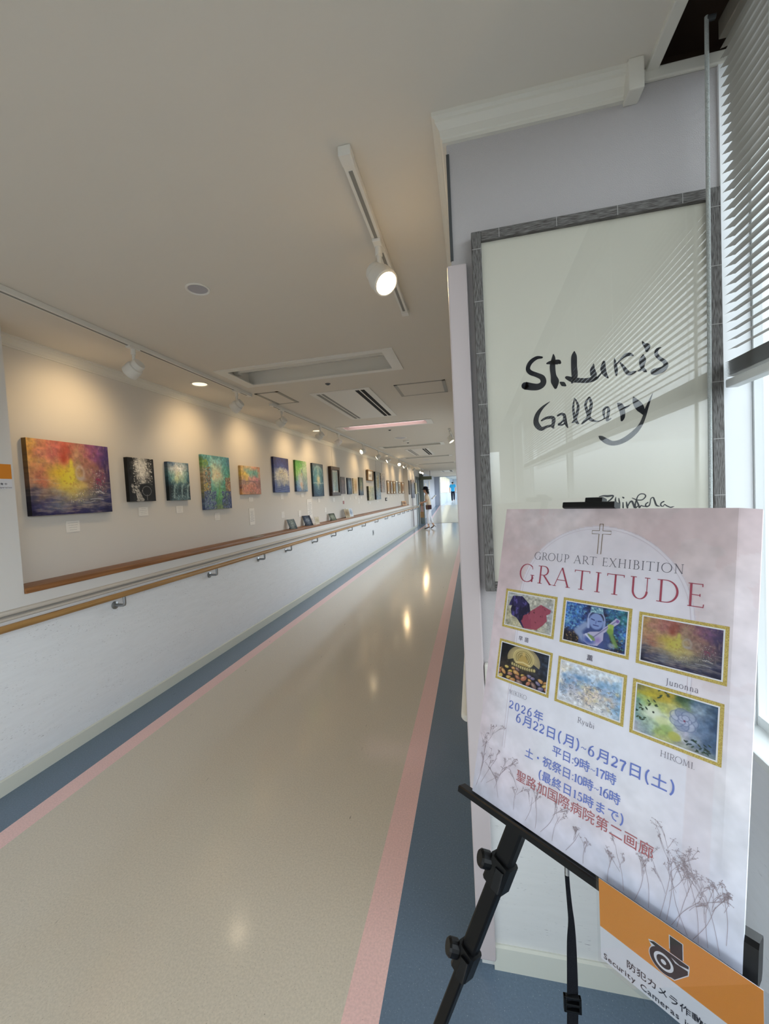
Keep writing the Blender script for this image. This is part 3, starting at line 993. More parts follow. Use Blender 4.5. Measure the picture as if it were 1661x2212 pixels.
# ------------------------------------------------------------------ painting by numbers: colours computed per vertex
class Pic:
    def __init__(s, nx, ny, aspect):
        s.nx, s.ny, s.asp = nx, ny, aspect
        s.U, s.V = np.meshgrid(np.linspace(0, 1, nx), np.linspace(0, 1, ny))
        s.A = np.zeros((ny, nx, 3))

    def n(s, fx, fy, seed, octv=4):
        out = np.zeros_like(s.U)
        amp, tot = 1.0, 0.0
        for o in range(octv):
            r = np.random.RandomState(seed * 17 + o)
            gx, gy = int(fx) + 3, int(fy) + 3
            L = r.rand(gy, gx)
            x, y = s.U * fx + 0.37, s.V * fy + 0.61
            i, j = np.clip(x.astype(int), 0, gx - 2), np.clip(y.astype(int), 0, gy - 2)
            a, b = x - i, y - j
            a, b = a * a * (3 - 2 * a), b * b * (3 - 2 * b)
            out += amp * (L[j, i] * (1 - a) * (1 - b) + L[j, i + 1] * a * (1 - b) + L[j + 1, i] * (1 - a) * b + L[j + 1, i + 1] * a * b)
            tot += amp
            amp *= 0.55
            fx, fy = fx * 2, fy * 2
        return out / tot

    def ctrl(s, rows, warp=0.06, wf=6, seed=1, grain=0.12):
        g = np.array([[hx(c) for c in r.split()] for r in rows])
        h, w = g.shape[:2]
        u = np.clip(s.U + (s.n(wf, wf, seed) - 0.5) * warp * 4, 0, 0.9999) * (w - 1)
        v = np.clip(s.V + (s.n(wf, wf, seed + 5) - 0.5) * warp * 4, 0, 0.9999) * (h - 1)
        i, j = u.astype(int), v.astype(int)
        a, b = (u - i)[..., None], (v - j)[..., None]
        a, b = a * a * (3 - 2 * a), b * b * (3 - 2 * b)
        s.A = g[j, i] * (1 - a) * (1 - b) + g[j, i + 1] * a * (1 - b) + g[j + 1, i] * (1 - a) * b + g[j + 1, i + 1] * a * b
        s.A = np.clip(s.A * (1 + (s.n(22, 22 / s.asp, seed + 9, 3) - 0.5)[..., None] * grain * 4), 0, 1)
        return s

    def mix(s, mask, col, a=1.0):
        c = np.array(hx(col) if isinstance(col, str) else col)
        m = np.clip(mask * a, 0, 1)[..., None]
        s.A = s.A * (1 - m) + c * m
        return s

    def ell(s, cx, cy, rx, ry, col, soft=0.3, a=1.0, rot=0.0):
        x, y = (s.U - cx) * s.asp, s.V - cy
        ca, sa = math.cos(rot), math.sin(rot)
        d = np.sqrt(((x * ca + y * sa) / (rx * s.asp)) ** 2 + ((-x * sa + y * ca) / ry) ** 2)
        return s.mix(np.clip((1 + soft - d) / (2 * soft + 1e-6), 0, 1) if soft < 1 else np.exp(-d * d), col, a)

    def ring(s, cx, cy, rx, ry, w, col, a=1.0, a0=-9, a1=9):
        d = np.sqrt(((s.U - cx) / rx) ** 2 + ((s.V - cy) / ry) ** 2)
        th = np.arctan2((s.V - cy) / ry, (s.U - cx) / rx)
        m = np.exp(-((d - 1) / w) ** 2) * ((th >= a0) & (th <= a1))
        return s.mix(m, col, a)

    def seg(s, x0, y0, x1, y1, w, col, a=1.0):
        px, py = (s.U - x0) * s.asp, s.V - y0
        dx, dy = (x1 - x0) * s.asp, y1 - y0
        t = np.clip((px * dx + py * dy) / (dx * dx + dy * dy + 1e-9), 0, 1)
        d = np.hypot(px - t * dx, py - t * dy)
        return s.mix(np.clip(1.5 - d / w, 0, 1), col, a)

    def line(s, pts, w, col, a=1.0):
        for p, q in zip(pts[:-1], pts[1:]):
            s.seg(*p, *q, w, col, a)
        return s

    def poly(s, pts, col, a=1.0):
        ins = np.zeros(s.U.shape, bool)
        for (x0, y0), (x1, y1) in zip(pts, pts[1:] + pts[:1]):
            c = ((y0 > s.V) != (y1 > s.V))
            ins ^= c & (s.U < (x1 - x0) * (s.V - y0) / ((y1 - y0) + 1e-12) + x0)
        return s.mix(ins.astype(float), col, a)

    def dots(s, n, box, r, cols, seed, a=0.9, soft=0.4):
        rd = random.Random(seed)
        for _ in range(n):
            x, y = rd.uniform(box[0], box[2]), rd.uniform(box[1], box[3])
            q = r * rd.uniform(0.5, 1.3)
            x0, x1 = np.searchsorted(s.U[0], [x - 2 * q / s.asp, x + 2 * q / s.asp])
            y0, y1 = np.searchsorted(s.V[:, 0], [y - 2 * q, y + 2 * q])
            if x1 <= x0 or y1 <= y0:
                continue
            sl = (slice(y0, y1), slice(x0, x1))
            d = np.hypot((s.U[sl] - x) * s.asp, s.V[sl] - y) / q
            m = (np.clip((1 + soft - d) / (2 * soft), 0, 1) * a)[..., None]
            s.A[sl] = s.A[sl] * (1 - m) + np.array(hx(rd.choice(cols))) * m
        return s

def sunset(P):
    P.ctrl(['e0a850 e08a60 d8705c d06a58 b06a5c 9a5078 6a4486 4a3278', 'dc9c40 e08868 d87068 c85848 c08a68 a8586a 84487c 4c3478', 'dca050 e0a060 e0906a d88050 b89068 a86a5c 7a4870 46306c',
            'd8985c e08860 e8b848 f0d838 c8a070 a87868 805068 40305e', 'd09068 d47858 e0a860 e8d050 d8b060 a87a60 705a68 3a3058', '4c4a68 8c7268 9c8c78 b4a472 a29270 6c6668 4a4a68 28286a',
            '201a4c 4a4a78 6c7088 7a7280 6c6c78 56566e 363868 22245e', '161240 1e1a58 2a2458 302860 2a2458 24225c 1c1a50 121040'], 0.05, 7, 3, 0.10)
    P.mix(np.clip((P.n(9, 44, 8) - .52) * 5, 0, 1) * (P.V > .5), 'c8b098', .45).mix(np.clip((P.n(40, 14, 18) - .55) * 5, 0, 1) * (P.V < .5), 'e8b888', .30)
    P.mix(np.clip((P.n(30, 30, 28) - .56) * 6, 0, 1), '5a3a58', .15)
    P.ell(.42, .10, .05, .10, 'b84430', 1, .6).ell(.40, .24, .04, .08, 'c03c28', 1, .75)
    P.ell(.43, .52, .11, .13, 'f2dc30', 1, .75).ell(.34, .43, .08, .05, 'f0c828', 1, .9).ell(.40, .50, .07, .08, 'f0d82c', 1, .9).ell(.54, .61, .12, .045, 'ecd468', 1, .85).ell(.48, .68, .07, .06, 'e0c860', 1, .7)
    P.ell(.485, .285, .022, .05, 'f0dc40', .6, .95).poly([(.470, .32), (.500, .32), (.512, .40), (.52, .52), (.46, .60), (.42, .52), (.445, .42)], 'f0dc38', .85).ell(.45, .47, .06, .12, 'f0dc38', 1, .6)
    P.mix(np.clip((P.n(36, 30, 38) - .56) * 7, 0, 1) * np.exp(-((P.U - .44) / .2) ** 2 - ((P.V - .52) / .22) ** 2), 'c88a38', .55)
    P.ring(.59, .42, .05, .09, .3, 'd8c8b8', .5).ell(.60, .50, .05, .025, 'b8a8b0', .6, .6)
    P.dots(110, (.72, .36, .93, .70), .005, ['e8d0c8', 'd8a8b0', 'b03858', 'f0e8e0'], 5).dots(14, (.80, .50, .88, .60), .016, ['a83050', '983060'], 6, .6)
    P.dots(60, (.55, .60, .95, .74), .004, ['e8e0b0', 'd0c0a0'], 7).dots(40, (.45, .70, .62, .84), .005, ['f0e070', 'e8e0c0'], 9)
    P.line([(.78, .70), (.84, .68), (.90, .72)], .004, 'd8d4d8').line([(.70, .80), (.80, .79), (.88, .805)], .004, 'd0d0d8', .9).line([(.60, .84), (.70, .845), (.76, .82)], .003, 'c8c8c0', .8)

def blackwhite(P):
    P.ctrl(['0c0c0e 1a1a1a 8a8680 c8c2b4 8a8680 302e2c 0c0c0e', '0c0c0e 504e4a e8e0d0 f4ecdc d8d0c0 383634 0e0e10', '0c0c0e 3a3836 b8b0a4 f0e8d8 a8a094 2c2a28 101012', '0a0a0c 242222 706c66 c8c0b4 88827a 3a3836 0e0e10', '0a0a0c 181818 4a4846 6a6660 504c48 242222 0c0c0e', '08080a 141414 2a2a2a 141416 161616 161616 0a0a0c', '08080a 101010 383634 0e0e10 101010 101012 08080a'], 0.07, 9, 11, 0.25)
    P.mix((P.n(26, 40, 3, 2) > .62) * ((P.U > .2) & (P.U < .92) & (P.V < .8)), 'f0eadc', .8).mix((P.n(26, 40, 4, 2) > .66) * (P.V < .75), '0e0e10', .5).ell(.52, .26, .15, .26, 'f4ecdc', 1, .75)
    P.ell(.66, .78, .27, .20, '121214', .12).ell(.48, .66, .09, .06, '161616', .3).ring(.66, .76, .17, .11, .06, 'a8a4a0', .8).seg(.66, .85, .66, .97, .008, '888480')
    P.poly([(.30, .72), (.36, .72), (.42, .84), (.55, .96), (.50, 1.0), (.28, 1.0), (.25, .85)], 'c8c0b4', .8).dots(60, (.25, .75, .5, 1), .008, ['2a2828', 'f0e8dc'], 4)
    P.dots(14, (.10, .60, .22, .80), .02, ['d8d0c4', '888078'], 8, .7)

def waterfalls(P):
    P.ctrl(['3c5878 5a7898 8a9cac a0b4bc 6a8898 486880', '6a8090 c0c8c8 f0eee4 e8ece8 b0bcc0 587484', '5a8a90 a8c4bc f0eed0 e0e8d8 98b8b0 4a7884', '3a6a74 80b0a8 c0d0a0 a0c4b0 70a098 34606c', '1c3c48 406870 507878 487078 385c68 1c3844', '0c2028 1c3840 284850 1c343c 24424c 10242c', '0a1a22 2a4850 3c5c64 24404a 3c5c64 142a32', '10242e 3c5a64 5c7c84 4c6c74 5a7a82 1c3640'], .05, 7, 21, .14)
    for x in (.26, .62, .90):
        P.line([(x + .08, .58), (x + .01, .62), (x - .02, .75), (x - .03, .92)], .028, '8aa8a8', .8)
    for k in range(9):
        P.seg(.5, .25, .12 + k * .1, .55, .008, 'd8e0a8', .35)
    P.dots(160, (.1, .60, .98, .98), .008, ['9ab4b8', '6a8890', '16303a', 'c0d0d0'], 3, .7).dots(30, (.15, .88, .95, .98), .012, ['b0c8c8', '7898a0'], 6, .8)

def coral(P):
    P.ctrl(['5a9a98 68b0b0 6ab4b8 70c0c4 5aa8b0 4888a0', '6a9850 70b8b0 98d0c8 90d0cc 58a8b0 407898', '8a9470 60b0b4 c0d8b8 b8dcc8 58b0a8 4a9080', '9a8a68 60a8b0 e8d8a8 c0d8b0 50a898 6a9858', '988860 58a0b0 a0cca8 80c0a0 48a088 b08a60', '8a8458 60a098 70b890 68b080 58a070 b08858', '70786a 70a080 50a878 60a868 70986a 806a68', '4a5a80 60907c 489060 50905c 607860 3c4a80', '3a4a78 4a6878 607a48 688048 505860 343e70'], .05, 8, 31, .16)
    P.ell(.52, .36, .16, .12, 'f0e0b0', 1, .9).dots(26, (.46, .32, .58, .41), .008, ['d8a060', 'e8c088'], 2)
    for k in range(14):
        w = k / 14 * 2 * PI
        P.seg(.52, .36, .52 + .3 * math.cos(w), .36 + .22 * math.sin(w), .006, 'c8e8d8', .25)
    P.dots(520, (.02, .22, .26, .66), .010, ['b89a70', '7a6a50', 'd0b488', '4a5a58', '8a5a48'], 4, .8).dots(300, (.80, .40, .99, .66), .011, ['c08a58', '8a5a38', 'd8b080', '6a5048'], 5, .8)
    P.dots(360, (.02, .66, .42, .99), .012, ['28386a', '3a4a88', '6a78a8', '5a6a98', '8898a8'], 6, .85).dots(300, (.64, .66, .99, .99), .012, ['28386a', '34448a', '6a78a8', '1c2c58'], 7, .85)
    P.dots(60, (.04, .08, .2, .24), .016, ['a8b840', '88a850', '5a9068'], 8, .7).dots(20, (.02, .52, .14, .66), .012, ['e0c030', 'c8a828'], 9)
    P.line([(.58, .50), (.55, .70), (.46, .85)], .016, '80a850', .5)

def desert(P):
    P.ctrl(['d8a860 e8c890 e8c098 e0a080 d89068', 'e0b868 a8c0a0 70b8a8 88b0a0 d89878', 'e0b850 e8c860 98b8a0 68b0a0 d8a080', 'd0a468 e0b860 e0a090 d88088 d09888', 'a88878 b89078 c89080 c08078 a87870', 'c88868 d89878 d88870 c88070 a87068', 'd09060 d88870 c87860 d08070 b87868', 'd89858 d09068 a87858 b88068 b87860'], .07, 6, 41, .12)
    P.ring(.42, .80, .42, .28, .05, '7a5a60', .7, -3.1, 0).line([(0, .52), (.25, .56), (.55, .53), (.85, .54), (1, .46)], .012, '8a6870', .7)
    P.dots(160, (.03, .58, .97, .97), .016, ['e0a888', 'b86050', 'e8c8a8', 'a85848', 'd87868'], 6, .55)

def rays(P):
    P.ctrl(['2c2c60 34346c 3a3c7c 38386c 32305c', '2c3478 384490 3c4898 343c80 303470', '30408c 4050a0 4858a8 3c4890 323c80', '5a68a0 98a0b8 c8c8b8 a8a8b8 5a609a', '8a94b0 c8c8c0 d8d4b8 d0ccb8 8a8cb0', '7884a8 b8bcc0 c0c0b8 c8c4b0 9898a8', '6070a8 a0a8b8 a8acb0 b8b8b0 8a90a8', '3c509c 4c60a4 4a5c9c 5068a8 3a4a94', '4460a0 3c5498 5470b0 3c5494 44609c'], .05, 6, 51, .1)
    rd = random.Random(3)
    for k in range(46):
        w = PI * (k + .5) / 46
        r0, r1 = rd.uniform(.05, .2), rd.uniform(.30, .40)
        P.seg(.55 - r0 * math.cos(w), .62 - r0 * math.sin(w) * .9, .55 - r1 * 1.5 * math.cos(w), .66 - r1 * math.sin(w), .007, 'e8e0c8', .6)
    for k in range(6):
        P.seg(.36 + k * .07, .44, .22 + k * .12, .82, .012, '4a5890', .5)
    P.dots(60, (.35, .36, .75, .48), .014, ['e8d8a8', 'c8b888', '6a6a88'], 5, .7)
    for k in range(9):
        y = .83 + k * .018
        P.line([(0, y), (.3, y + .012), (.6, y - .008), (1, y + .01)], .006, ['2a3a80', '8aa0c8', '30448c'][k % 3], .7)

def greenwoman(P):
    P.ctrl(['3a8030 48a838 50a040 88b070 b8c8a0', '48a038 58b840 60b050 90c080 b0c898', '68b050 78c058 a0c888 a8c898 a8c0a0', '78b858 98c880 b8c8a8 98b8a0 a0b898', '6aa878 a8c8b8 c8ccb8 90a8a0 98b0a0', '5a90a0 98b8c8 c8c8b8 7a98a8 90a8b0', '4a78b0 88a8c8 c0b8a8 6a88a8 88a0b8', '4060a0 6080b0 8090a8 5878a0 7090b0'], .06, 6, 61, .12)
    P.line([(.62, .25), (.50, .35), (.46, .50), (.55, .62)], .02, '5a8860', .7).line([(.50, .30), (.60, .45), (.66, .62), (.72, .95)], .03, '6a8898', .7)
    P.ell(.52, .44, .06, .05, 'd0b890', .5, .8).ell(.42, .66, .12, .14, 'c8d0d0', .6, .8).ell(.44, .78, .07, .06, 'd8a890', .7, .8).dots(16, (.36, .70, .52, .86), .014, ['d89080', 'e8d0a0'], 4)
    for k in range(10):
        P.seg(.62 + k * .03, .10, .66 + k * .035, .95, .007, 'b8d0b0', .4)
    P.line([(.56, .62), (.60, .80), (.58, .98)], .014, '4a4a48', .6)

def moon(P):
    P.ctrl(['1c3850 244860 285068 244860 1c3850', '2a5870 4a8898 6aa0a8 4a8494 285468', '2a6078 4a90a0 70a8ac 4c8c98 2a6074', '2a6478 4890a0 88b0a8 4c8894 2c6074', '306478 5898a0 c8c8a0 5890a0 306478', '1c4058 306078 7898a0 305c74 1c4058', '163850 24506c 345c74 244e68 163850', '14304c 1c405c 20486a 1c3e5a 142e48'], .04, 6, 71, .12)
    P.ring(.5, .38, .42, .30, .10, 'a8c8c8', .5, -3.2, 0).ell(.5, .22, .05, .10, 'c8d0c0', 1, .6).ell(.5, .46, .13, .09, 'e8dca0', 1, .9).dots(30, (.36, .42, .64, .54), .014, ['f0e0a0', 'd8c080', 'f4eccc'], 3)
    P.line([(.04, .60), (.3, .59), (.5, .605), (.96, .59)], .010, 'c8d4cc', .8).dots(40, (.05, .57, .95, .62), .008, ['e8e8d8', '1c3848'], 5)
    for k in range(4):
        P.ring(.5, .60, .12 + .09 * k, .14 + .06 * k, .05, '6a98a8', .35, 0, 3.2)
    P.ell(.5, .70, .03, .07, '8aa4a0', .8, .7)

def flat(rows, seed=1, warp=.06, grain=.14, dots=None):
    def fn(P):
        P.ctrl(rows, warp, 7, seed, grain)
        for d in dots or ():
            P.dots(*d)
    return fn

small = {
    'lattice': flat(['4a4440 584c4c 4c4444', '5a5050 7a6868 5a5050', '544c54 6e6064 564c50', '4c4448 685c60 504848'], 81, .05, .2, [(140, (.05, .03, .95, .97), .016, ['8a7474', '3a3438', '9a8a84'], 4, .7)]),
    'blueghost': flat(['283848 384c60 283848', '344c64 6a8ca4 344c64', '344c64 7a9cb0 3a5870', '2c4058 5a7c94 2c4058', '24384c 3c5468 24384c'], 82, .06, .14),
    'sand': flat(['d0b890 d8c8a0 d0bc94', 'd4bc90 c8a068 d4bc90', 'd4bc90 c09058 d4bc90', 'd4c098 c89c64 d4bc90', 'd0b88c d8c49c d0b88c'], 83, .03, .08),
    'forest': flat(['2c3828 3c4c34 283424', '34442c 6a7c58 303c2c', '34483c 889070 304034', '506050 a08a60 4c5848', '34485c 6a7c80 344858', '20344c 344c64 20344c'], 84, .05, .16),
    'stone': flat(['d0c4b0 d8d0bc d0c4b0', 'd8d0bc 8a8484 d4ccb8', 'd8ccb4 9a9490 d0c8b4'], 85, .05, .08),
    'branches': flat(['d0c490 c8c098 b8b890', 'c8bc88 b0b090 98a488', 'b8b08c a8ac94 888e80', 'c8c098 b0ac88 989c80'], 86, .08, .16, [(60, (.05, .05, .95, .95), .02, ['6a7068', '9a9068', 'e0d8b0'], 5, .5)]),
    'greyblue': flat(['6a7c88 8a9494 7a8890', '7a8a90 b0a070 7a8a94', '8a948c a89868 80909a', '74889a 98a4a0 7a90a0', '6a88a4 88a0b0 6a8ca8'], 87, .08, .18),
    'speckle': flat(['c8b8a4 c0b4a8 b8b0a4', 'b8a498 a8a09c a89c94', 'b49c94 9c9898 a89c90', 'c0a898 a8a4a0 b0a49c'], 88, .06, .2, [(120, (.03, .02, .97, .98), .014, ['e0d0c0', '7a7478', 'c89a90'], 5, .5)]),
    'gold': flat(['d8b070 d4ac68 d8b070', 'd0a460 c89850 d0a460', 'd8b474 d0a864 d8b474'], 89), 'grey': flat(['b0aca8 a8a8ac b0aca8', 'a09c9c 707078 a09c9c', 'b8b4ac b0aca8 b8b4ac'], 90),
    'yellow': flat(['b08838 c89830 b08838', 'c09c28 a88820 c09c28', 'b08830 b89030 a88030'], 91), 'pearl': flat(['a0b0bc c0ccd4 a8b8c4', 'b0c0cc dce4ea b0c0cc', 'c0ccd4 e8eef0 c0ccd4'], 92),
    'olive': flat(['a89c74 a09878 a89c74', '98946c 606860 98946c', 'b0a478 a09870 b0a478'], 93), 'rust': flat(['d0a878 c89c6c d0a878', 'b88a60 704838 b88a60', 'd4b084 cca478 d4b084'], 94),
    'umber': flat(['6a6058 5a5048 6a6058', '544a44 3a3430 544a44', '6a5e54 4c443e 6a5e54'], 95), 'scroll': flat(['c8a890 b89c8c c8a890', '8a8890 6a7080 8a8890', '787c8c 545c74 787c8c', '505470 2c3050 505470'], 96, .05),
    'lemon': flat(['d8c890 d4c488 d0c088', 'd8cc98 d0c080 d4c488'], 97), 'kite': flat(['8aa8b0 a0b8b8 8ab0b8', '98b4b8 b0c8c0 88acb8', '70a0a8 a0c0b8 88b0b8'], 98, .08),
    'leafprint': flat(['6a7a80 808c8c 6a7a80', '5a6c74 98a4a0 5a6c74', '4a5a64 788484 4a5a64'], 99, .08, .25), 'nightprint': flat(['283444 34445c 283444', '2c3c54 8a98a8 2c3c54', '202c3c 3c4c60 202c3c'], 100, .08, .25),
    'forestcard': flat(['4a5448 5c6458 485046', '6a7468 98a090 6a7468', '4a5448 707868 4a5448'], 101, .1, .25), 'creamcard': flat(['e0dccc e4e0d4 e0dccc', 'd8d4c4 c8c4a8 d8d4c4', 'e0dccc e4e0d4 e0dccc'], 102),
    'browncard': flat(['c8b898 b8a888 c8b898', 'a08868 8a7050 a08868', 'c8b898 c0b090 c8b898'], 103), 'bluecard': flat(['d8dce0 c8d0dc d8dce0', 'b8c4d4 8898b0 b8c4d4', 'd8dce0 d0d8e0 d8dce0'], 104),
}

def paint_mesh(name, P, fn_pos, mats, sides=None, parent=None, edge=0.55, back=None):
    """grid of coloured vertices; fn_pos(u, v) gives the front points; optional depth vector for wrapped sides"""
    ny, nx = P.ny, P.nx
    pts = fn_pos(P.U, P.V).reshape(-1, 3)
    g = P.A.mean(-1, keepdims=True)
    P.A = P.A + (g - P.A) * 0.16          # oils are a little duller than the named colours
    L = np.where(P.A <= 0.04045, P.A / 12.92, ((np.clip(P.A, 0, 1) + 0.055) / 1.055) ** 2.4)
    cols = L.reshape(-1, 3)
    idx = np.arange(nx * ny).reshape(ny, nx)
    q = np.stack([idx[:-1, :-1], idx[1:, :-1], idx[1:, 1:], idx[:-1, 1:]], -1).reshape(-1, 4)
    faces = q.tolist()
    if sides is not None:
        d = np.array(sides)
        loop = np.concatenate([idx[0, :], idx[1:, -1], idx[-1, -2::-1], idx[-2:0:-1, 0]])
        n0 = len(pts)
        m = len(loop)
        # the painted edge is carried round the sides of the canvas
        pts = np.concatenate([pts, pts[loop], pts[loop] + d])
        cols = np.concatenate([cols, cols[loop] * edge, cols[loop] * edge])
        for k in range(m):
            k2 = (k + 1) % m
            faces.append([n0 + k, n0 + k2, n0 + m + k2, n0 + m + k])
        faces.append([n0 + m + k for k in range(m)])
    me = bpy.data.meshes.new(name)
    me.from_pydata(pts.tolist(), [], faces)
    at = me.color_attributes.new('paint', 'FLOAT_COLOR', 'POINT')
    at.data.foreach_set('color', np.concatenate([cols, np.ones((len(cols), 1))], 1).astype(np.float32).ravel())
    me.materials.append(mats)
    me.update()
    o = bpy.data.objects.new(name, me)
    C.objects.link(o)
    o.parent = parent
    return o

def wall_pos(y0, y1, z0, z1, x=0.0):
    """front plane of a picture on the left wall, local to its own bottom centre"""
    w, h = y1 - y0, z1 - z0
    return lambda U, V: np.stack([np.full_like(U, x), (U - 0.5) * w, (1 - V) * h], -1)

GP = 'paintings on the gallery wall'
def canvas(y0, y1, z0, z1, fn, label, depth=0.03, edge=0.5, wall=XREC, dens=110, tilt=0.0, wire=False):
    w, h = y1 - y0, z1 - z0
    nx, ny = max(24, int(w * dens * 1.9)), max(30, int(h * dens * 1.9))
    P = Pic(nx, ny, w / h)
    fn(P)
    if wire:
        t = thing('canvas_painting', label, 'painting', (wall + depth + 0.001, (y0 + y1) / 2, z0), GP)
        paint_mesh('canvas', P, wall_pos(y0, y1, z0, z1), M['paint'], (-depth, 0, 0), t, edge)
        wires(t, w, h, depth)
        o = t
    else:
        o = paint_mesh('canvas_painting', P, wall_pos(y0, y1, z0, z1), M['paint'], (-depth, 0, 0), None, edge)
        o.location = (wall + depth + 0.001, (y0 + y1) / 2, z0)
        tag(o, label, 'painting', GP)
    if tilt:
        o.rotation_euler.y = tilt
    return o

def wires(t, w, h, depth):
    f = MB().tube([(-depth + 0.002, 0, h * 0.9), (-depth + 0.002, 0, 2.33 - t.location.z)], 0.0012, 6)
    f.build('hanging_wire', M['steel'], t)

def framed(y0, y1, z0, z1, fn, label, frame, fw, mount, depth=0.03, wall=XREC, tilt=0.0, wire=False, glazed=False):
    w, h = y1 - y0, z1 - z0
    t = thing('framed_picture', label, 'framed picture', (wall + 0.002, (y0 + y1) / 2, z0), GP)
    f = MB()
    for a, b in (((-w / 2, 0), (w / 2, fw)), ((-w / 2, h - fw), (w / 2, h)), ((-w / 2, fw), (-w / 2 + fw, h - fw)), ((w / 2 - fw, fw), (w / 2, h - fw))):
        f.box((0, *a), (depth, *b), bev=min(0.004, fw / 4))
    f.build('frame', frame, t)
    MB().box((0.0, -w / 2 + fw, fw), (depth * 0.55, w / 2 - fw, h - fw)).build('mount', M['picmat'], t)
    i = fw + mount
    P = Pic(max(20, int((w - 2 * i) * 150)), max(24, int((h - 2 * i) * 150)), (w - 2 * i) / (h - 2 * i))
    fn(P)
    g = paint_mesh('picture', P, lambda U, V: np.stack([np.full_like(U, depth * 0.55 + 0.001), (U - 0.5) * (w - 2 * i), i + (1 - V) * (h - 2 * i)], -1), M['print'], None, t)
    if glazed:
        MB().box((depth * 0.7, -w / 2 + fw, fw), (depth * 0.7 + 0.002, w / 2 - fw, h - fw)).build('glass', M['signglass'], t)
    if wire:
        wires(t, w, h, 0)
    if tilt:
        t.rotation_euler.y = tilt
    return t

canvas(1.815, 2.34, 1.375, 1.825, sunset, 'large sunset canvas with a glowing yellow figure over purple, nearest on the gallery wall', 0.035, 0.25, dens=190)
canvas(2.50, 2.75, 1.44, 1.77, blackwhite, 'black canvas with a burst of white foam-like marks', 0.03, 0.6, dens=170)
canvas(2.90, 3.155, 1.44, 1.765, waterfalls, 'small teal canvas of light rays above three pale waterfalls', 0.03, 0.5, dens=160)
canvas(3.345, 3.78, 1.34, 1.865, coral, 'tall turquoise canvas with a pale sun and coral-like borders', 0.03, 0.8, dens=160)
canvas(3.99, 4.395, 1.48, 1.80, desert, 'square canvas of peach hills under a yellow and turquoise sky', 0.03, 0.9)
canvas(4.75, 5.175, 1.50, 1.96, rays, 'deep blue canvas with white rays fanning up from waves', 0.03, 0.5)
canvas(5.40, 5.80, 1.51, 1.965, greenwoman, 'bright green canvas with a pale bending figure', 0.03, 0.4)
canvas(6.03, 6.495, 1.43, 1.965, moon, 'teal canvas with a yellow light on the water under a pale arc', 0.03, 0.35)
framed(6.82, 7.30, 1.43, 1.96, small['kite'], 'pale blue picture in a wide dark brown frame', M['brownframe'], 0.06, 0.03, 0.06, wire=True, glazed=True)
canvas(7.42, 7.69, 1.46, 1.79, small['lattice'], 'small dark purple brown speckled canvas beside the brown frame', 0.025, 0.4)
canvas(7.86, 8.14, 1.45, 1.785, small['blueghost'], 'small dark blue canvas with a pale blue shape', 0.025, 0.5)
canvas(8.27, 8.555, 1.46, 1.79, small['sand'], 'small sand-coloured canvas with an ochre oval', 0.025, 0.9)
canvas(8.72, 9.06, 1.42, 1.825, small['forest'], 'small dark green canvas with a pale glow in the middle', 0.025, 0.5)
framed(9.44, 9.97, 1.77, 2.035, small['stone'], 'small pale framed picture with a grey arch, hung above another canvas', M['palewood'], 0.022, 0.07, 0.05, tilt=math.radians(3), wire=True)
canvas(9.44, 9.96, 1.285, 1.63, small['branches'], 'pale yellow canvas of branches hung below the small framed picture', 0.05, 0.1)
canvas(10.22, 10.75, 1.29, 2.02, small['greyblue'], 'tall grey blue panel with a yellowish streak', 0.05, 0.1, wire=True)
canvas(10.97, 11.48, 1.48, 2.015, small['speckle'], 'tall pinkish grey speckled panel beside the grey blue one', 0.025, 0.6, wire=True)
for y0, y1, k, fr, lab in ((11.79, 12.12, 'gold', 'palewood', 'golden framed print, first of six in a row'), (12.31, 12.62, 'grey', 'palewood', 'grey framed print, second of the six in a row'),
                           (12.73, 13.06, 'yellow', 'palewood', 'mustard yellow framed print in the row of six'), (13.20, 13.52, 'pearl', 'silver', 'pearly white print in a silver frame in the row of six'),
                           (13.63, 14.10, 'olive', 'palewood', 'olive framed print with a dark centre in the row of six'), (14.32, 14.80, 'rust', 'palewood', 'rust framed print with a dark centre, last of the row of six')):
    framed(y0, y1, 1.425, 1.83, small[k], lab, M[fr], 0.02, 0.05, 0.03)
canvas(14.98, 15.33, 1.37, 1.90, small['umber'], 'dark brown canvas just past the end of the ledge', 0.03, 0.5, wall=XL)
canvas(15.60, 16.37, 1.22, 1.94, small['scroll'], 'long dusky blue hanging beside the mauve wall strip', 0.03, 0.5, wall=XL)
canvas(16.48, 16.95, 1.376, 1.84, small['lemon'], 'pale yellow canvas by the glazed side door', 0.05, 0.1, wall=XL)

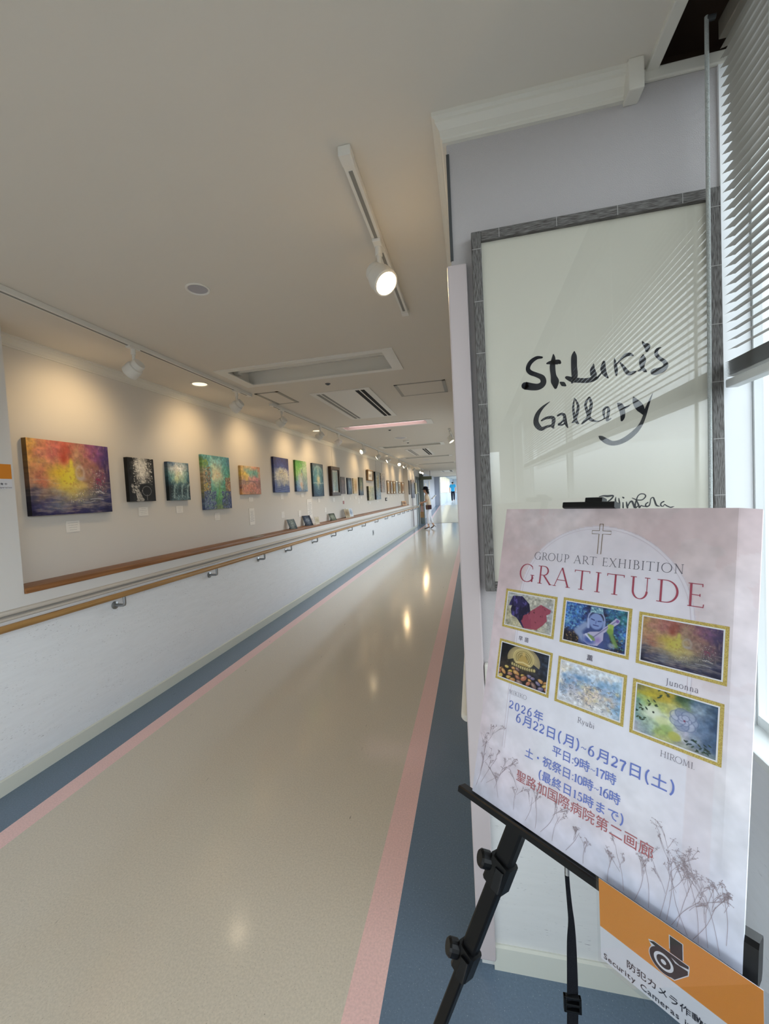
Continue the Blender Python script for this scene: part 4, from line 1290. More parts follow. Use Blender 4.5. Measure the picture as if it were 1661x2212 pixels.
# caption cards: each card is paper with a few printed lines
def caption(y0, y1, z0, z1, label, lines=4, cat='caption card', group='caption cards under the paintings', name='caption_card'):
    w, h = y1 - y0, z1 - z0
    t = thing(name, label, cat, (XREC + 0.001, (y0 + y1) / 2, z0), group)
    MB().box((0, -w / 2, 0), (0.003, w / 2, h)).build('card', M['paper'], t)
    f = MB()
    rd = random.Random(int(y0 * 100))
    for k in range(lines):
        a = rd.uniform(0.22, 0.42)
        zz = h * (0.82 - 0.62 * k / max(1, lines - 1))
        th = h * 0.010 if lines > 6 else h * 0.016
        f.face([(0.0034, -w * a, zz), (0.0034, w * a, zz), (0.0034, w * a, zz + th), (0.0034, -w * a, zz + th)])
    f.build('print', M['ink'], t)
    return t
for a in ((2.03, 2.12, 1.26, 1.33, 'white caption card under the large sunset canvas'), (2.60, 2.69, 1.33, 1.395, 'white caption card under the black and white canvas'),
          (3.00, 3.08, 1.33, 1.39, 'white caption card under the teal waterfall canvas'), (3.52, 3.60, 1.23, 1.30, 'white caption card under the tall turquoise canvas'),
          (4.16, 4.25, 1.40, 1.45, 'white caption card under the square peach canvas'), (4.94, 5.02, 1.41, 1.48, 'white caption card directly under the blue rays canvas'),
          (4.93, 5.02, 1.16, 1.24, 'white caption card lower down, two below the blue rays canvas'), (5.60, 5.69, 1.43, 1.485, 'white caption card directly under the green canvas'),
          (5.47, 5.56, 1.14, 1.23, 'white caption card left of the tall white notice, above the ledge'), (6.26, 6.34, 1.33, 1.40, 'white caption card under the teal moonlight canvas'),
          (6.53, 6.62, 1.15, 1.23, 'white caption card low on the wall right of the tall white notice'), (6.99, 7.09, 1.32, 1.39, 'white caption card under the brown framed picture'),
          (7.55, 7.64, 1.34, 1.41, 'white caption card above the small pink card'), (7.99, 8.08, 1.34, 1.40, 'white caption card under the dark blue canvas'),
          (8.41, 8.51, 1.34, 1.40, 'white caption card under the sand-coloured canvas'), (8.87, 8.97, 1.34, 1.40, 'white caption card under the dark green canvas'),
          (9.60, 9.74, 1.19, 1.25, 'white caption card under the pale yellow branches canvas'), (10.45, 10.60, 1.22, 1.265, 'white caption card under the tall grey blue panel')):
    caption(*a)
caption(8.63, 8.74, 1.24, 1.35, 'tall white caption card below the gap beside the dark green canvas', 6)
caption(4.15, 4.26, 1.13, 1.32, 'white printed notice with a small dark figure under the square peach canvas', 12, 'notice', 'printed notices on the gallery wall', 'wall_notice')
caption(5.80, 5.99, 1.08, 1.39, 'tall white printed notice right of the green canvas', 14, 'notice', 'printed notices on the gallery wall', 'wall_notice')
for k, (y0, y1) in enumerate(((11.9, 12.0), (12.4, 12.5), (12.85, 12.95), (13.3, 13.4), (13.8, 13.9), (14.5, 14.6))):
    caption(y0, y1, 1.32, 1.375, ['under the golden', 'under the grey', 'under the mustard', 'under the silver-framed', 'under the olive', 'under the rust'][k] + ' print in the row of six, white caption card', 2)
o = MB().box((0, -0.04, 0), (0.004, 0.04, 0.06)).build('wall_card', mat('dusty_pink_card', 'b07a7a', 0.6, 0.3))
o.location = (XREC + 0.001, 7.60, 1.26)
tag(o, 'small dusty pink card under a white caption card', 'card')
t = thing('thermostat', 'small black wall switch under the row of framed prints', 'wall switch', (XREC, 11.6, 1.22))
MB().box((0, -0.085, 0), (0.02, 0.085, 0.10), bev=0.003).build('body', M['black'], t)
MB().box((0.02, -0.04, 0.03), (0.021, 0.04, 0.07)).build('display', M['paper'], t)

# little displays standing on the ledge
def leaner(y, w, h, z0, fn, label, lean=0.55, turn=-0.5, x=-2.40):
    t = thing('postcard_stand', label, 'postcard', (x, y, 0.998), 'postcards on the ledge')
    t.rotation_euler = (0, 0, turn)
    P = Pic(36, 40, w / h)
    fn(P)
    ca, sa = math.cos(lean), math.sin(lean)
    paint_mesh('card', P, lambda U, V: np.stack([-(1 - V) * h * sa + 0.02, (U - 0.5) * w, (1 - V) * h * ca], -1), M['print'], (-0.006 * ca, 0, -0.006 * sa), t, 0.3)
    f = MB().bar((-h * 0.6 * sa + 0.014, 0, h * 0.6 * ca), (-h * 0.9 * sa - 0.01, 0, 0.0), 0.03, 0.003, (0, 1, 0))
    f.build('support', M['black'], t)
    return t
leaner(5.06, 0.12, 0.15, 0, small['leafprint'], 'grey leafy postcard leaning on the ledge, first from the left', .5)
leaner(5.60, 0.14, 0.17, 0, small['nightprint'], 'dark blue postcard leaning on the ledge by the tall notice', .5)
leaner(5.93, 0.07, 0.12, 0, small['creamcard'], 'narrow cream postcard leaning on the ledge beside loose papers', .4, -0.9)
leaner(6.68, 0.13, 0.14, 0, small['forestcard'], 'dark green postcard leaning on the ledge by itself', .5)
leaner(7.40, 0.12, 0.17, 0, small['browncard'], 'brown postcard at the front of the trio on the ledge', .3, -0.5, -2.37)
leaner(7.55, 0.10, 0.18, 0, small['creamcard'], 'cream postcard in the middle of the trio on the ledge', .25, -0.4, -2.40)
leaner(7.74, 0.13, 0.17, 0, small['bluecard'], 'pale blue postcard at the back of the trio on the ledge', .25, -0.3, -2.40)
leaner(14.25, 0.26, 0.16, 0, small['rust'], 'small rust-coloured display at the far end of the ledge', .3, -0.4)
o = MB().box((-0.05, -0.11, 0), (0.05, 0.11, 0.004)).build('loose_papers', M['paper'])
o.location, o.rotation_euler = (-2.395, 5.83, 0.9985), (0, 0, 0.1)
tag(o, 'flat white papers lying on the ledge beside the narrow cream postcard', 'paper')
o = MB().box((-0.045, -0.09, 0), (0.045, 0.09, 0.005)).build('loose_papers', mat('grey_booklet', 'a8a49c', 0.6, 0.3))
o.location, o.rotation_euler = (-2.40, 4.12, 0.9985), (0, 0, 0.1)
tag(o, 'flat grey booklet lying on the ledge below the figure notice', 'booklet')
# ------------------------------------------------------------------ lettering
def ribbon(mb, pts, ws, mi=0, z=0.0, cap=False):
    """flat stroke in the local xy plane; pts 2D, ws half widths"""
    n = len(pts)
    L, R = [], []
    for k in range(n):
        p0, p1 = pts[max(0, k - 1)], pts[min(n - 1, k + 1)]
        dx, dy = p1[0] - p0[0], p1[1] - p0[1]
        l = math.hypot(dx, dy) or 1e-9
        nx, ny = -dy / l, dx / l
        L.append((pts[k][0] + nx * ws[k], pts[k][1] + ny * ws[k], z))
        R.append((pts[k][0] - nx * ws[k], pts[k][1] - ny * ws[k], z))
    for k in range(n - 1):
        mb.face([R[k], R[k + 1], L[k + 1], L[k]], mi)

def smooth_path(p, sub=6):
    """Catmull-Rom through points of any dimension"""
    out = []
    n = len(p)
    for k in range(n - 1):
        a, b, c, d = p[max(0, k - 1)], p[k], p[k + 1], p[min(n - 1, k + 2)]
        for s in range(sub):
            t = s / sub
            out.append(tuple(0.5 * ((2 * b[i]) + (-a[i] + c[i]) * t + (2 * a[i] - 5 * b[i] + 4 * c[i] - d[i]) * t * t + (-a[i] + 3 * b[i] - 3 * c[i] + d[i]) * t ** 3) for i in range(len(b))))
    out.append(tuple(p[-1]))
    return out

# roman capitals: strokes as (kind, data); cap height 1
def arc(cx, cy, rx, ry, a0, a1, n=18):
    return [(cx + rx * math.cos(math.radians(a0 + (a1 - a0) * k / n)), cy + ry * math.sin(math.radians(a0 + (a1 - a0) * k / n))) for k in range(n + 1)]
K, T_ = 'k', 't'          # thick / thin straight strokes, 'c' = contrast curve, 's' = serif
GLY = {
    'G': (.95, [('c', arc(.50, .5, .44, .51, 48, 335)), (K, [(.84, .02), (.84, .42)]), ('s', .84, .42, .24), (T_, [(.80, .88), (.83, .74)])]),
    'R': (.80, [(K, [(.2, 0), (.2, 1)]), ('s', .2, 0, .26), ('s', .14, 1, .2), ('c', [(.2, .99)] + arc(.38, .74, .26, .25, 90, -90) + [(.2, .49)]), (K, [(.40, .49), (.82, 0)]), ('s', .84, 0, .14)]),
    'O': (1.04, [('c', arc(.52, .5, .45, .51, 0, 360, 30))]),
    'U': (.94, [(K, [(.18, 1), (.18, .36)]), ('c', arc(.47, .36, .29, .37, 180, 360)), (T_, [(.76, .36), (.76, 1)]), ('s', .18, 1, .26), ('s', .76, 1, .22)]),
    'P': (.70, [(K, [(.2, 0), (.2, 1)]), ('s', .2, 0, .26), ('s', .14, 1, .2), ('c', [(.2, .99)] + arc(.38, .72, .25, .27, 90, -90) + [(.2, .45)])]),
    'A': (.92, [(T_, [(.08, 0), (.45, 1.02)]), (K, [(.45, 1.02), (.84, 0)]), (T_, [(.22, .35), (.70, .35)]), ('s', .08, 0, .2), ('s', .84, 0, .24)]),
    'T': (.86, [(K, [(.43, 0), (.43, 1)]), (T_, [(.05, .98), (.81, .98)]), ('s', .43, 0, .28), (T_, [(.05, 1.0), (.05, .88)]), (T_, [(.81, 1.0), (.81, .88)])]),
    'E': (.72, [(K, [(.2, 0), (.2, 1)]), (T_, [(.1, .98), (.60, .98)]), (T_, [(.2, .51), (.52, .51)]), (T_, [(.1, .02), (.64, .02)]), (T_, [(.60, 1), (.60, .87)]), (T_, [(.64, 0), (.66, .15)]), (T_, [(.52, .57), (.52, .45)])]),
    'X': (.86, [(K, [(.12, 1), (.74, 0)]), (T_, [(.72, 1), (.10, 0)]), ('s', .12, 1, .2), ('s', .74, 0, .22), ('s', .72, 1, .2), ('s', .10, 0, .2)]),
    'H': (.98, [(K, [(.2, 0), (.2, 1)]), (K, [(.78, 0), (.78, 1)]), (T_, [(.2, .51), (.78, .51)])] + [('s', x, y, .24) for x in (.2, .78) for y in (0, 1)]),
    'I': (.40, [(K, [(.2, 0), (.2, 1)]), ('s', .2, 0, .26), ('s', .2, 1, .26)]),
    'B': (.74, [(K, [(.2, 0), (.2, 1)]), ('s', .14, 0, .2), ('s', .14, 1, .2), ('c', [(.2, .99)] + arc(.36, .76, .22, .23, 90, -90) + [(.2, .53)]), ('c', [(.2, .53)] + arc(.38, .265, .27, .265, 90, -90) + [(.2, 0)])]),
    'N': (.98, [(T_, [(.2, 0), (.2, 1)]), (K, [(.16, 1), (.78, 0)]), (T_, [(.78, 0), (.78, 1)]), ('s', .2, 0, .22), ('s', .78, 1, .22), ('s', .12, 1, .14)]),
    'D': (.92, [(K, [(.2, 0), (.2, 1)]), ('s', .14, 0, .2), ('s', .14, 1, .2), ('c', [(.2, .99)] + arc(.38, .5, .44, .49, 90, -90) + [(.2, .01)])]),
    'M': (1.12, [(T_, [(.16, 0), (.22, 1)]), (K, [(.22, 1), (.54, .06)]), (T_, [(.54, .06), (.86, 1)]), (K, [(.86, 1), (.94, 0)]), ('s', .16, 0, .2), ('s', .94, 0, .24)]),
    'K': (.82, [(K, [(.2, 0), (.2, 1)]), ('s', .2, 0, .26), ('s', .2, 1, .26), (T_, [(.70, 1), (.22, .46)]), (K, [(.34, .58), (.80, 0)]), ('s', .70, 1, .2), ('s', .8, 0, .16)]),
    'J': (.42, [(K, [(.24, 1), (.24, .05)]), ('c', [(.24, .05), (.20, -.14), (.06, -.20)]), ('s', .24, 1, .26)]),
    'y': (.56, [(K, [(.08, .62), (.28, .02)]), (T_, [(.50, .62), (.28, .02), (.18, -.24), (.08, -.26)]), ('s', .08, .62, .16), ('s', .50, .62, .14)]),
    'u': (.60, [(K, [(.14, .62), (.14, .18)]), ('c', [(.14, .18), (.20, .03), (.30, .0), (.44, .12)]), (K, [(.46, .62), (.46, 0)]), ('s', .11, .62, .1), ('s', .50, 0, .1)]),
    'n': (.62, [(K, [(.16, 0), (.16, .62)]), ('c', [(.16, .48), (.28, .61), (.40, .60), (.47, .46)]), (K, [(.47, .46), (.47, 0)]), ('s', .16, 0, .2), ('s', .47, 0, .2)]),
    'b': (.60, [(K, [(.14, 0), (.14, 1)]), ('c', arc(.31, .31, .21, .31, 150, -150)), ('s', .1, 1, .1)]),
    'i': (.30, [(K, [(.15, 0), (.15, .62)]), ('s', .15, 0, .2), ('s', .12, .62, .1), (K, [(.15, .84), (.15, .92)])]),
    'o': (.62, [('c', arc(.31, .31, .25, .32, 0, 360, 24))]),
    'a': (.54, [('c', [(.10, .52), (.20, .62), (.34, .60), (.40, .46)]), (K, [(.40, .46), (.40, .06)]), ('c', arc(.24, .18, .16, .18, 60, 330)), (T_, [(.40, .06), (.50, .02)])]),
    '0': (.60, [('c', arc(.30, .42, .23, .44, 0, 360, 24))]),
    '1': (.42, [(K, [(.22, 0), (.22, .86)]), (T_, [(.22, .86), (.06, .72)]), ('s', .22, 0, .26)]),
    '2': (.58, [('c', arc(.29, .62, .21, .24, 170, -30) + [(.08, .04)]), (K, [(.06, .05), (.50, .05)]), (T_, [(.50, .03), (.54, .20)])]),
    '5': (.56, [(K, [(.16, .82), (.46, .82)]), (T_, [(.17, .84), (.13, .46)]), ('c', arc(.26, .26, .24, .27, 120, -150))]),
    '6': (.60, [('c', arc(.31, .28, .22, .28, 0, 360, 22)), ('c', [(.10, .34), (.16, .62), (.30, .82), (.48, .94)])]),
    '7': (.56, [(K, [(.06, .80), (.52, .80)]), ('c', [(.52, .80), (.34, .40), (.24, -.06)]), (T_, [(.06, .84), (.06, .68)])]),
    '9': (.60, [('c', arc(.29, .56, .22, .28, 0, 360, 22)), ('c', [(.50, .50), (.44, .22), (.30, .02), (.12, -.10)])]),
    '(': (.36, [('c', [(.30, 1.02), (.14, .74), (.10, .40), (.16, .08), (.30, -.16)])]),
    ')': (.36, [('c', [(.06, 1.02), (.22, .74), (.26, .40), (.20, .08), (.06, -.16)])]),
    ':': (.26, [(K, [(.13, .06), (.13, .16)]), (K, [(.13, .50), (.13, .60)])]),
    '~': (.56, [(T_, [(.06, .34), (.14, .44), (.24, .44), (.34, .34), (.44, .34), (.52, .46)])]),
    '.': (.24, [(K, [(.10, 0), (.10, .09)])]),
    ' ': (.42, []),
}
def glyph(mb, ch, x, y, h, thick, thin, z, mi=0):
    for st in GLY[ch][1]:
        if st[0] == 's':
            _, sx, sy, l = st
            yy = sy + (thin if sy < 0.3 else -thin)
            ribbon(mb, [(x + (sx - l / 2) * h, y + yy * h), (x + (sx + l / 2) * h, y + yy * h)], [thin * h] * 2, mi, z)
            continue
        p = [(x + a * h, y + b * h) for a, b in st[1]]
        if st[0] == 'c':
            if len(p) < 8:
                p = smooth_path(p, 5)
            ws = []
            for k in range(len(p)):
                q0, q1 = p[max(0, k - 1)], p[min(len(p) - 1, k + 1)]
                if len(p) > 12 and k in (0, len(p) - 1) and math.dist(p[0], p[-1]) < 1e-6:
                    q0, q1 = p[-2], p[1]
                l = math.dist(q0, q1) or 1e-9
                v = abs(q1[1] - q0[1]) / l
                ws.append((thin + (thick - thin) * v ** 1.3) * h)
            ribbon(mb, p, ws, mi, z)
        else:
            w = (thick if st[0] == K else thin) * h
            ribbon(mb, p, [w] * len(p), mi, z)

def cjk(ch, size, bold):
    """outline of one character from the built-in font, as (verts, faces)"""
    cu = bpy.data.curves.new('character', 'FONT')
    cu.body = ch
    cu.size = size
    cu.offset = bold
    cu.resolution_u = 2
    o = bpy.data.objects.new('character', cu)
    C.objects.link(o)
    bpy.context.view_layer.update()
    me = bpy.data.meshes.new_from_object(o.evaluated_get(bpy.context.evaluated_depsgraph_get()))
    vs = [tuple(v.co) for v in me.vertices]
    fs = [tuple(p.vertices) for p in me.polygons]
    bpy.data.objects.remove(o)
    bpy.data.curves.remove(cu)
    bpy.data.meshes.remove(me)
    return vs, fs

def textline(mb, text, x0, x1, ybase, h, z, mi=0, thick=.05, thin=.022, bold=0.0, sans=False, cjkscale=1.0):
    """set `text` between x0 and x1: strokes for roman letters and digits, font outlines for the rest"""
    items = []
    for ch in text:
        if ch in GLY and not sans:
            items.append(('g', ch, GLY[ch][0] * h))
        else:
            vs, fs = cjk(ch, h * 1.25 * cjkscale, bold * h)
            if vs:
                w0, w1 = min(v[0] for v in vs), max(v[0] for v in vs)
            else:
                w0, w1 = 0, h * 0.4
            full = ord(ch) > 0x2000
            adv = h * 1.22 * cjkscale if full else (w1 - w0) + h * 0.16
            items.append(('f', (vs, fs, (w0 + w1) / 2), adv))
    tot = sum(i[2] for i in items)
    gap = ((x1 - x0) - tot) / max(1, len(items) - 1)
    x = x0
    for kind, d, adv in items:
        if kind == 'g':
            glyph(mb, d, x, ybase, h, thick, thin, z, mi)
        else:
            vs, fs, mid = d
            b = len(mb.v)
            dx = x + adv / 2 - mid
            mb.v += [(v[0] + dx, v[1] + ybase, z) for v in vs]
            for q in fs:
                mb.f.append(tuple(b + k for k in q))
                mb.m.append(mi)
        x += adv + gap

# ------------------------------------------------------------------ framed gallery sign
SIGN = [[1914,17273,25,1778,17277,42,1625,17179,50,1557,17031,50,1616,16920,55,1775,16837,54,1908,16744,64,1916,16600,69,1764,16526,79,1471,16591,95],[2193,17321,10,2194,17213,44,2163,17011,63,2180,16778,63,2211,16619,92,2219,16464,39],[2031,17104,20,2130,17118,44,2300,17110,58,2341,17087,39],[2346,16579,24,2403,16534,53,2460,16489,24],[2699,17324,14,2689,17203,62,2681,16950,67,2685,16695,67,2621,16543,24],[2493,16691,38,2623,16625,62,2789,16586,57,2979,16560,57,3121,16582,61,3220,16589,28],[3148,16962,9,3116,16823,56,3136,16694,70,3156,16591,47],[3203,16580,28,3300,16688,14,3336,16747,14],[3384,16979,32,3361,16819,60,3393,16690,51,3466,16576,18],[3628,17037,11,3645,16885,32,3660,16734,37,3661,16614,18],[3663,16883,14,3781,17006,23,3897,17091,41,3999,17090,36,4055,17054,13],[3760,16909,18,3822,16815,32,3887,16695,45,3954,16625,45,4068,16649,32,4109,16662,13],[4279,17043,18,4265,16934,71,4247,16813,58,4249,16715,36,4192,16672,22,4151,16667,9],[4249,16727,31,4304,16659,36,4341,16625,13],[4271,17371,13,4307,17297,36,4373,17240,66,4359,17131,31],[4674,17177,9,4592,17138,31,4567,17032,40,4631,16926,39,4739,16828,44,4770,16727,52,4691,16638,66,4509,16598,79],[2065,16112,7,1895,15991,30,1766,15834,50,1710,15656,60,1742,15522,65,1839,15429,50,1977,15475,30,2126,15493,34],[1849,15643,20,1960,15698,30,2108,15703,39,2148,15637,44,2120,15462,34,2148,15429,15],[2249,15737,24,2330,15768,29,2403,15743,34,2419,15643,39,2433,15539,39,2482,15410,15],[2412,15644,19,2324,15548,24,2261,15507,24,2346,15489,19,2415,15527,19],[2668,16139,10,2631,15933,24,2640,15752,29,2664,15595,38,2614,15535,24,2585,15525,10],[2680,16128,14,2747,15947,29,2722,15770,33,2677,15620,34,2721,15500,29,2762,15504,7],[3014,16129,19,2926,15980,28,2946,15825,33,2988,15642,43,2878,15525,29,2823,15468,14],[3025,16123,24,3061,15967,33,3028,15792,38,2995,15642,38,3045,15561,38,3185,15502,14,3303,15532,9,3363,15570,14],[3362,15562,19,3343,15711,28,3369,15810,28,3428,15842,23,3461,15776,32,3446,15651,32,3421,15552,33,3431,15513,28,3518,15553,7],[3675,15911,18,3729,15850,64,3772,15721,59,3780,15569,50,3757,15481,28],[3785,15775,46,3877,15798,23,3958,15843,7],[4037,16032,14,4084,15915,68,4160,15783,90,4214,15678,67,4235,15592,18],[4469,16084,4,4387,15885,22,4316,15694,36,4267,15524,36,4184,15332,41,4055,15168,54,3869,15020,59,3683,14934,55,3520,14922,56,3382,14991,61,3267,15082,47,3226,15116,19],[3183,13577,10,3283,13592,17,3382,13580,25,3512,13584,17,3455,13495,17,3379,13444,12],[3573,13550,5,3559,13476,17,3564,13422,17,3554,13287,17],[3640,13520,6,3645,13459,15,3655,13377,15,3646,13282,15],[3556,13368,10,3649,13391,10],[3733,13400,12,3734,13268,17],[3726,13538,12,3750,13518,20],[3811,13410,10,3825,13315,22,3835,13258,17],[3830,13274,12,3881,13380,15,3931,13425,19,3965,13362,22,3990,13260,17],[3947,13505,7,4016,13468,12,4088,13444,12,4172,13447,12,4233,13497,14,4253,13550,14,4212,13592,12,4140,13595,12,4078,13545,12,4040,13440,14,4013,13333,17,4017,13253,17,4067,13293,10],[4046,13439,12,4085,13330,19,4108,13255,17,4145,13301,12,4193,13285,12,4246,13276,10],[4305,13376,12,4254,13336,14,4258,13275,17,4325,13292,14,4350,13358,12,4370,13464,10,4424,13494,12,4452,13420,17,4491,13298,19,4561,13266,7],[4661,13383,14,4599,13346,14,4591,13280,14,4644,13265,9,4674,13310,9,4715,13275,12,4796,13231,12,4843,13236,12,4887,13250,3]]
t = thing('framed_sign', 'tall framed brush-lettered gallery sign in weathered grey wood under glass', 'sign', (0.309, YS, 1.10))
X0, X1, Z0, Z1 = -0.2845, 0.285, 0.013, 0.969
fw = 0.025
yb, yf = -0.002, -0.030
for a, b in ((X0, X0 + fw), (X1 - fw, X1)):
    MB().box((a, yf, Z0), (b, yb, Z1), bev=0.002).build('frame_side', M['barn'], t)
for a, b in ((Z0, Z0 + fw), (Z1 - fw, Z1)):
    MB().box((X0 + fw, yf, a), (X1 - fw, yb, b), bev=0.002).build('frame_rail', M['barnx'], t)
f = MB()
for k in range(7):
    zz = Z0 + 0.10 + k * 0.135
    for xx in (X0, X1 - fw):
        f.box((xx + 0.001, yf - 0.0006, zz), (xx + fw - 0.001, yf, zz + 0.0016))
for k in range(4):
    xx = X0 + 0.07 + k * 0.14
    f.box((xx, yf - 0.0006, Z1 - fw + 0.001), (xx + 0.0016, yf, Z1 - 0.001))
f.build('joint_line', M['barnline'], t)
MB().box((X0 + fw, -0.018, Z0 + fw), (X1 - fw, -0.010, Z1 - fw)).build('sign_paper', M['mount'], t)
f = MB()
for st in SIGN:
    p = smooth_path([(st[k] * 1e-4 - 0.309, st[k + 1] * 1e-4 - 1.10, st[k + 2] * 1.08e-4) for k in range(0, len(st), 3)], 5)
    mbt = MB()
    ribbon(mbt, [(a, b) for a, b, _ in p], [max(0.0004, r) for _, _, r in p])
    o0 = len(f.v)
    f.v += [(a, -0.0184, b) for a, b, _ in mbt.v]
    f.f += [tuple(o0 + k for k in q) for q in mbt.f]
    f.m += [0] * len(mbt.f)
    for k in (0, len(p) - 1):
        a, b, r = p[k]
        r = max(0.0004, r * 0.92)
        f.face([(a + r * math.cos(w * PI / 5), -0.0184, b + r * math.sin(w * PI / 5)) for w in range(10)])
f.build('brush_lettering', M['ink_black'], t)
MB().box((X0 + fw - 0.002, -0.0245, Z0 + fw - 0.002), (X1 - fw + 0.002, -0.022, Z1 - fw + 0.002)).build('glass', M['signglass'], t)

# ------------------------------------------------------------------ exhibition poster (A2 board leaning on the easel)
U3, V3, N3 = Vector((0.7763, -0.6303, 0.0)), Vector((-0.1688, -0.2079, -0.9635)), Vector((0.6073, 0.748, -0.2677))
PO = Vector((0.0735, 0.9365, 1.3446))
PW, PH = 0.420, 0.590
base = PO + U3 * (PW / 2) + V3 * PH
poster = thing('poster_board', 'large pink exhibition poster standing on the black easel', 'poster')
PM = Matrix(((U3.x, -V3.x, -N3.x, base.x), (U3.y, -V3.y, -N3.y, base.y), (U3.z, -V3.z, -N3.z, base.z), (0, 0, 0, 1)))
poster.matrix_world = PM
def sx(s):
    return s / 1000 - PW / 2
def ty(t_):
    return PH - t_ / 1000
def bend(x):
    """the right edge of the board curls back a little"""
    return max(0.0, x - 0.186)

P = Pic(190, 264, PW / PH)
P.ctrl(['c8b0b4 cdbabf cfc0c6 c9b2b6 c4acb0 c8b2b6 d8c2c8', 'c6aaae ccb8be c8b4b8 c6acb0 c2a8ac c6b0b4 dac6cc', 'c8acb2 d0c0c8 d4cad4 d4cad4 d2c6d0 ccb8c0 dcccd4', 'ccb4bc d8cedA d8d4e0 d8d4e0 d8d4de d4c6d0 dcd0da', 'ccb4bc dad4e0 dadae6 dadae6 dadae4 d6ccd8 dcd4de', 'c8b0ba d8d4e2 dadce8 dadce8 dadae6 d8d0dc dad6e0', 'c4b0ba d4ccda d8d8e4 dadae6 d8d6e2 d2ccda d4d4e2', 'b8b0c0 c8bccc d2c8d6 d2c8d6 cec8d8 c2c2d6 c8cce0', 'a8aabe b6b4ca c0bcd0 bcbcd2 b4bad2 b0b8d4 bcc4dc'], 0.05, 5, 7, 0.05)
P.A = 1 - (1 - P.A) * 0.82          # pale print
P.mix((P.n(4, 6, 33) > .56) * np.clip(1.1 - P.V * 1.6, 0, 1) * .5, 'd2b4b8', .6)
sm, tm = P.U * 420, P.V * 590
arch = ((sm > 56) & (sm < 352) & (tm < 500) & ((tm > 181) | (np.hypot(sm - 204, tm - 181) < 148)))
P.mix(arch.astype(float) * np.clip((520 - tm) / 120, 0, 1), 'e2e2f2', .62)
P.mix(((sm > 352) & (sm < 384) & (tm > 300)).astype(float), 'd8c8d2', .3)
bd = paint_mesh('poster_panel', P, lambda U, V: np.stack([U * PW - PW / 2, (1 - V) * PH, -np.maximum(0, U * PW - PW / 2 - 0.186) * 0.45 * np.clip(1.2 - V * 1.3, 0, 1)], -1), M['print'], (0, 0, -0.006), poster, 1.0)

# arch outline, cross, plants
f = MB()
for r in (148, 143):
    pts = [(sx(204 - r), ty(480)), (sx(204 - r), ty(181))] + [(sx(204 + r * math.cos(w)), ty(181 - r * math.sin(w))) for w in [PI - PI * k / 40 for k in range(41)]] + [(sx(204 + r), ty(300))]
    ribbon(f, pts, [0.0004] * len(pts), 0, 0.0004)
f.build('printed_arch', mat('pale_outline', 'ccc2cc', 0.5, 0.3), poster)
f = MB()
cr = [(202.6, 29), (208.6, 29), (208.6, 41.5), (223, 41.5), (223, 47.5), (208.6, 47.5), (208.6, 84), (202.6, 84), (202.6, 47.5), (190, 47.5), (190, 41.5), (202.6, 41.5), (202.6, 29), (208.6, 29)]
ribbon(f, [(sx(a), ty(b)) for a, b in cr], [0.0006] * len(cr), 0, 0.0005)
f.build('printed_cross', mat('bronze_outline', '7d6c54', 0.5, 0.3), poster)
f = MB()
rd = random.Random(12)
def sprig(s, t_, h, lean, depth=0):
    """thin branching stem with clusters of tiny buds"""
    e = (min(404, s + lean * h), t_ - h)
    m = ((s + e[0]) / 2 + rd.uniform(-.08, .08) * h, (t_ + e[1]) / 2)
    p = smooth_path([(sx(s), ty(t_)), (sx(m[0]), ty(m[1])), (sx(e[0]), ty(e[1]))], 3)
    ribbon(f, p, [0.00026 if depth == 0 else 0.00018] * len(p), 0, 0.0005)
    if depth < 2 and h > 9:
        for k in range(rd.choice((2, 3, 3)) if depth == 0 else 3):
            a = rd.uniform(.45, 1.0)
            sprig(s + (e[0] - s) * a, t_ + (e[1] - t_) * a, h * rd.uniform(.32, .5), lean + rd.uniform(-.8, .8), depth + 1)
    else:
        for k in range(5):
            q = (e[0] + rd.gauss(0, h * .22), e[1] + rd.gauss(0, h * .18))
            if not (4 < q[0] < 412 and q[1] < 586):
                continue
            ribbon(f, [(sx(e[0]), ty(e[1])), (sx(q[0]), ty(q[1]))], [0.00013] * 2, 0, 0.0005)
            f.face([(sx(q[0] + .6 * math.cos(w)), ty(q[1] + .5 * math.sin(w)), 0.00055) for w in (0, 1.26, 2.5, 3.8, 5.0)])
for s, t_, h, l in ((14, 545, 60, .1), (18, 565, 60, .5), (8, 575, 48, .2), (50, 560, 50, .3), (10, 500, 42, .6), (30, 560, 44, .9), (60, 572, 40, -.3), (95, 575, 40, .1), (120, 580, 44, .2), (140, 582, 50, -.1), (150, 582, 48, .5), (172, 584, 44, .2), (196, 584, 38, .5), (225, 586, 32, .1),
                    (262, 588, 34, .1), (285, 586, 44, -.3), (300, 588, 46, .2), (318, 586, 60, -.2), (332, 588, 66, .15), (340, 586, 74, .02), (352, 586, 70, .22), (364, 588, 60, -.35), (376, 588, 70, -.2), (398, 586, 58, -.3), (404, 570, 58, -.1), (386, 586, 76, .05), (346, 588, 50, .6), (370, 588, 54, .4)):
    sprig(s, t_, h, l)
f.build('printed_plants', mat('brown_line_print', 'a0939a', 0.5, 0.3), poster)

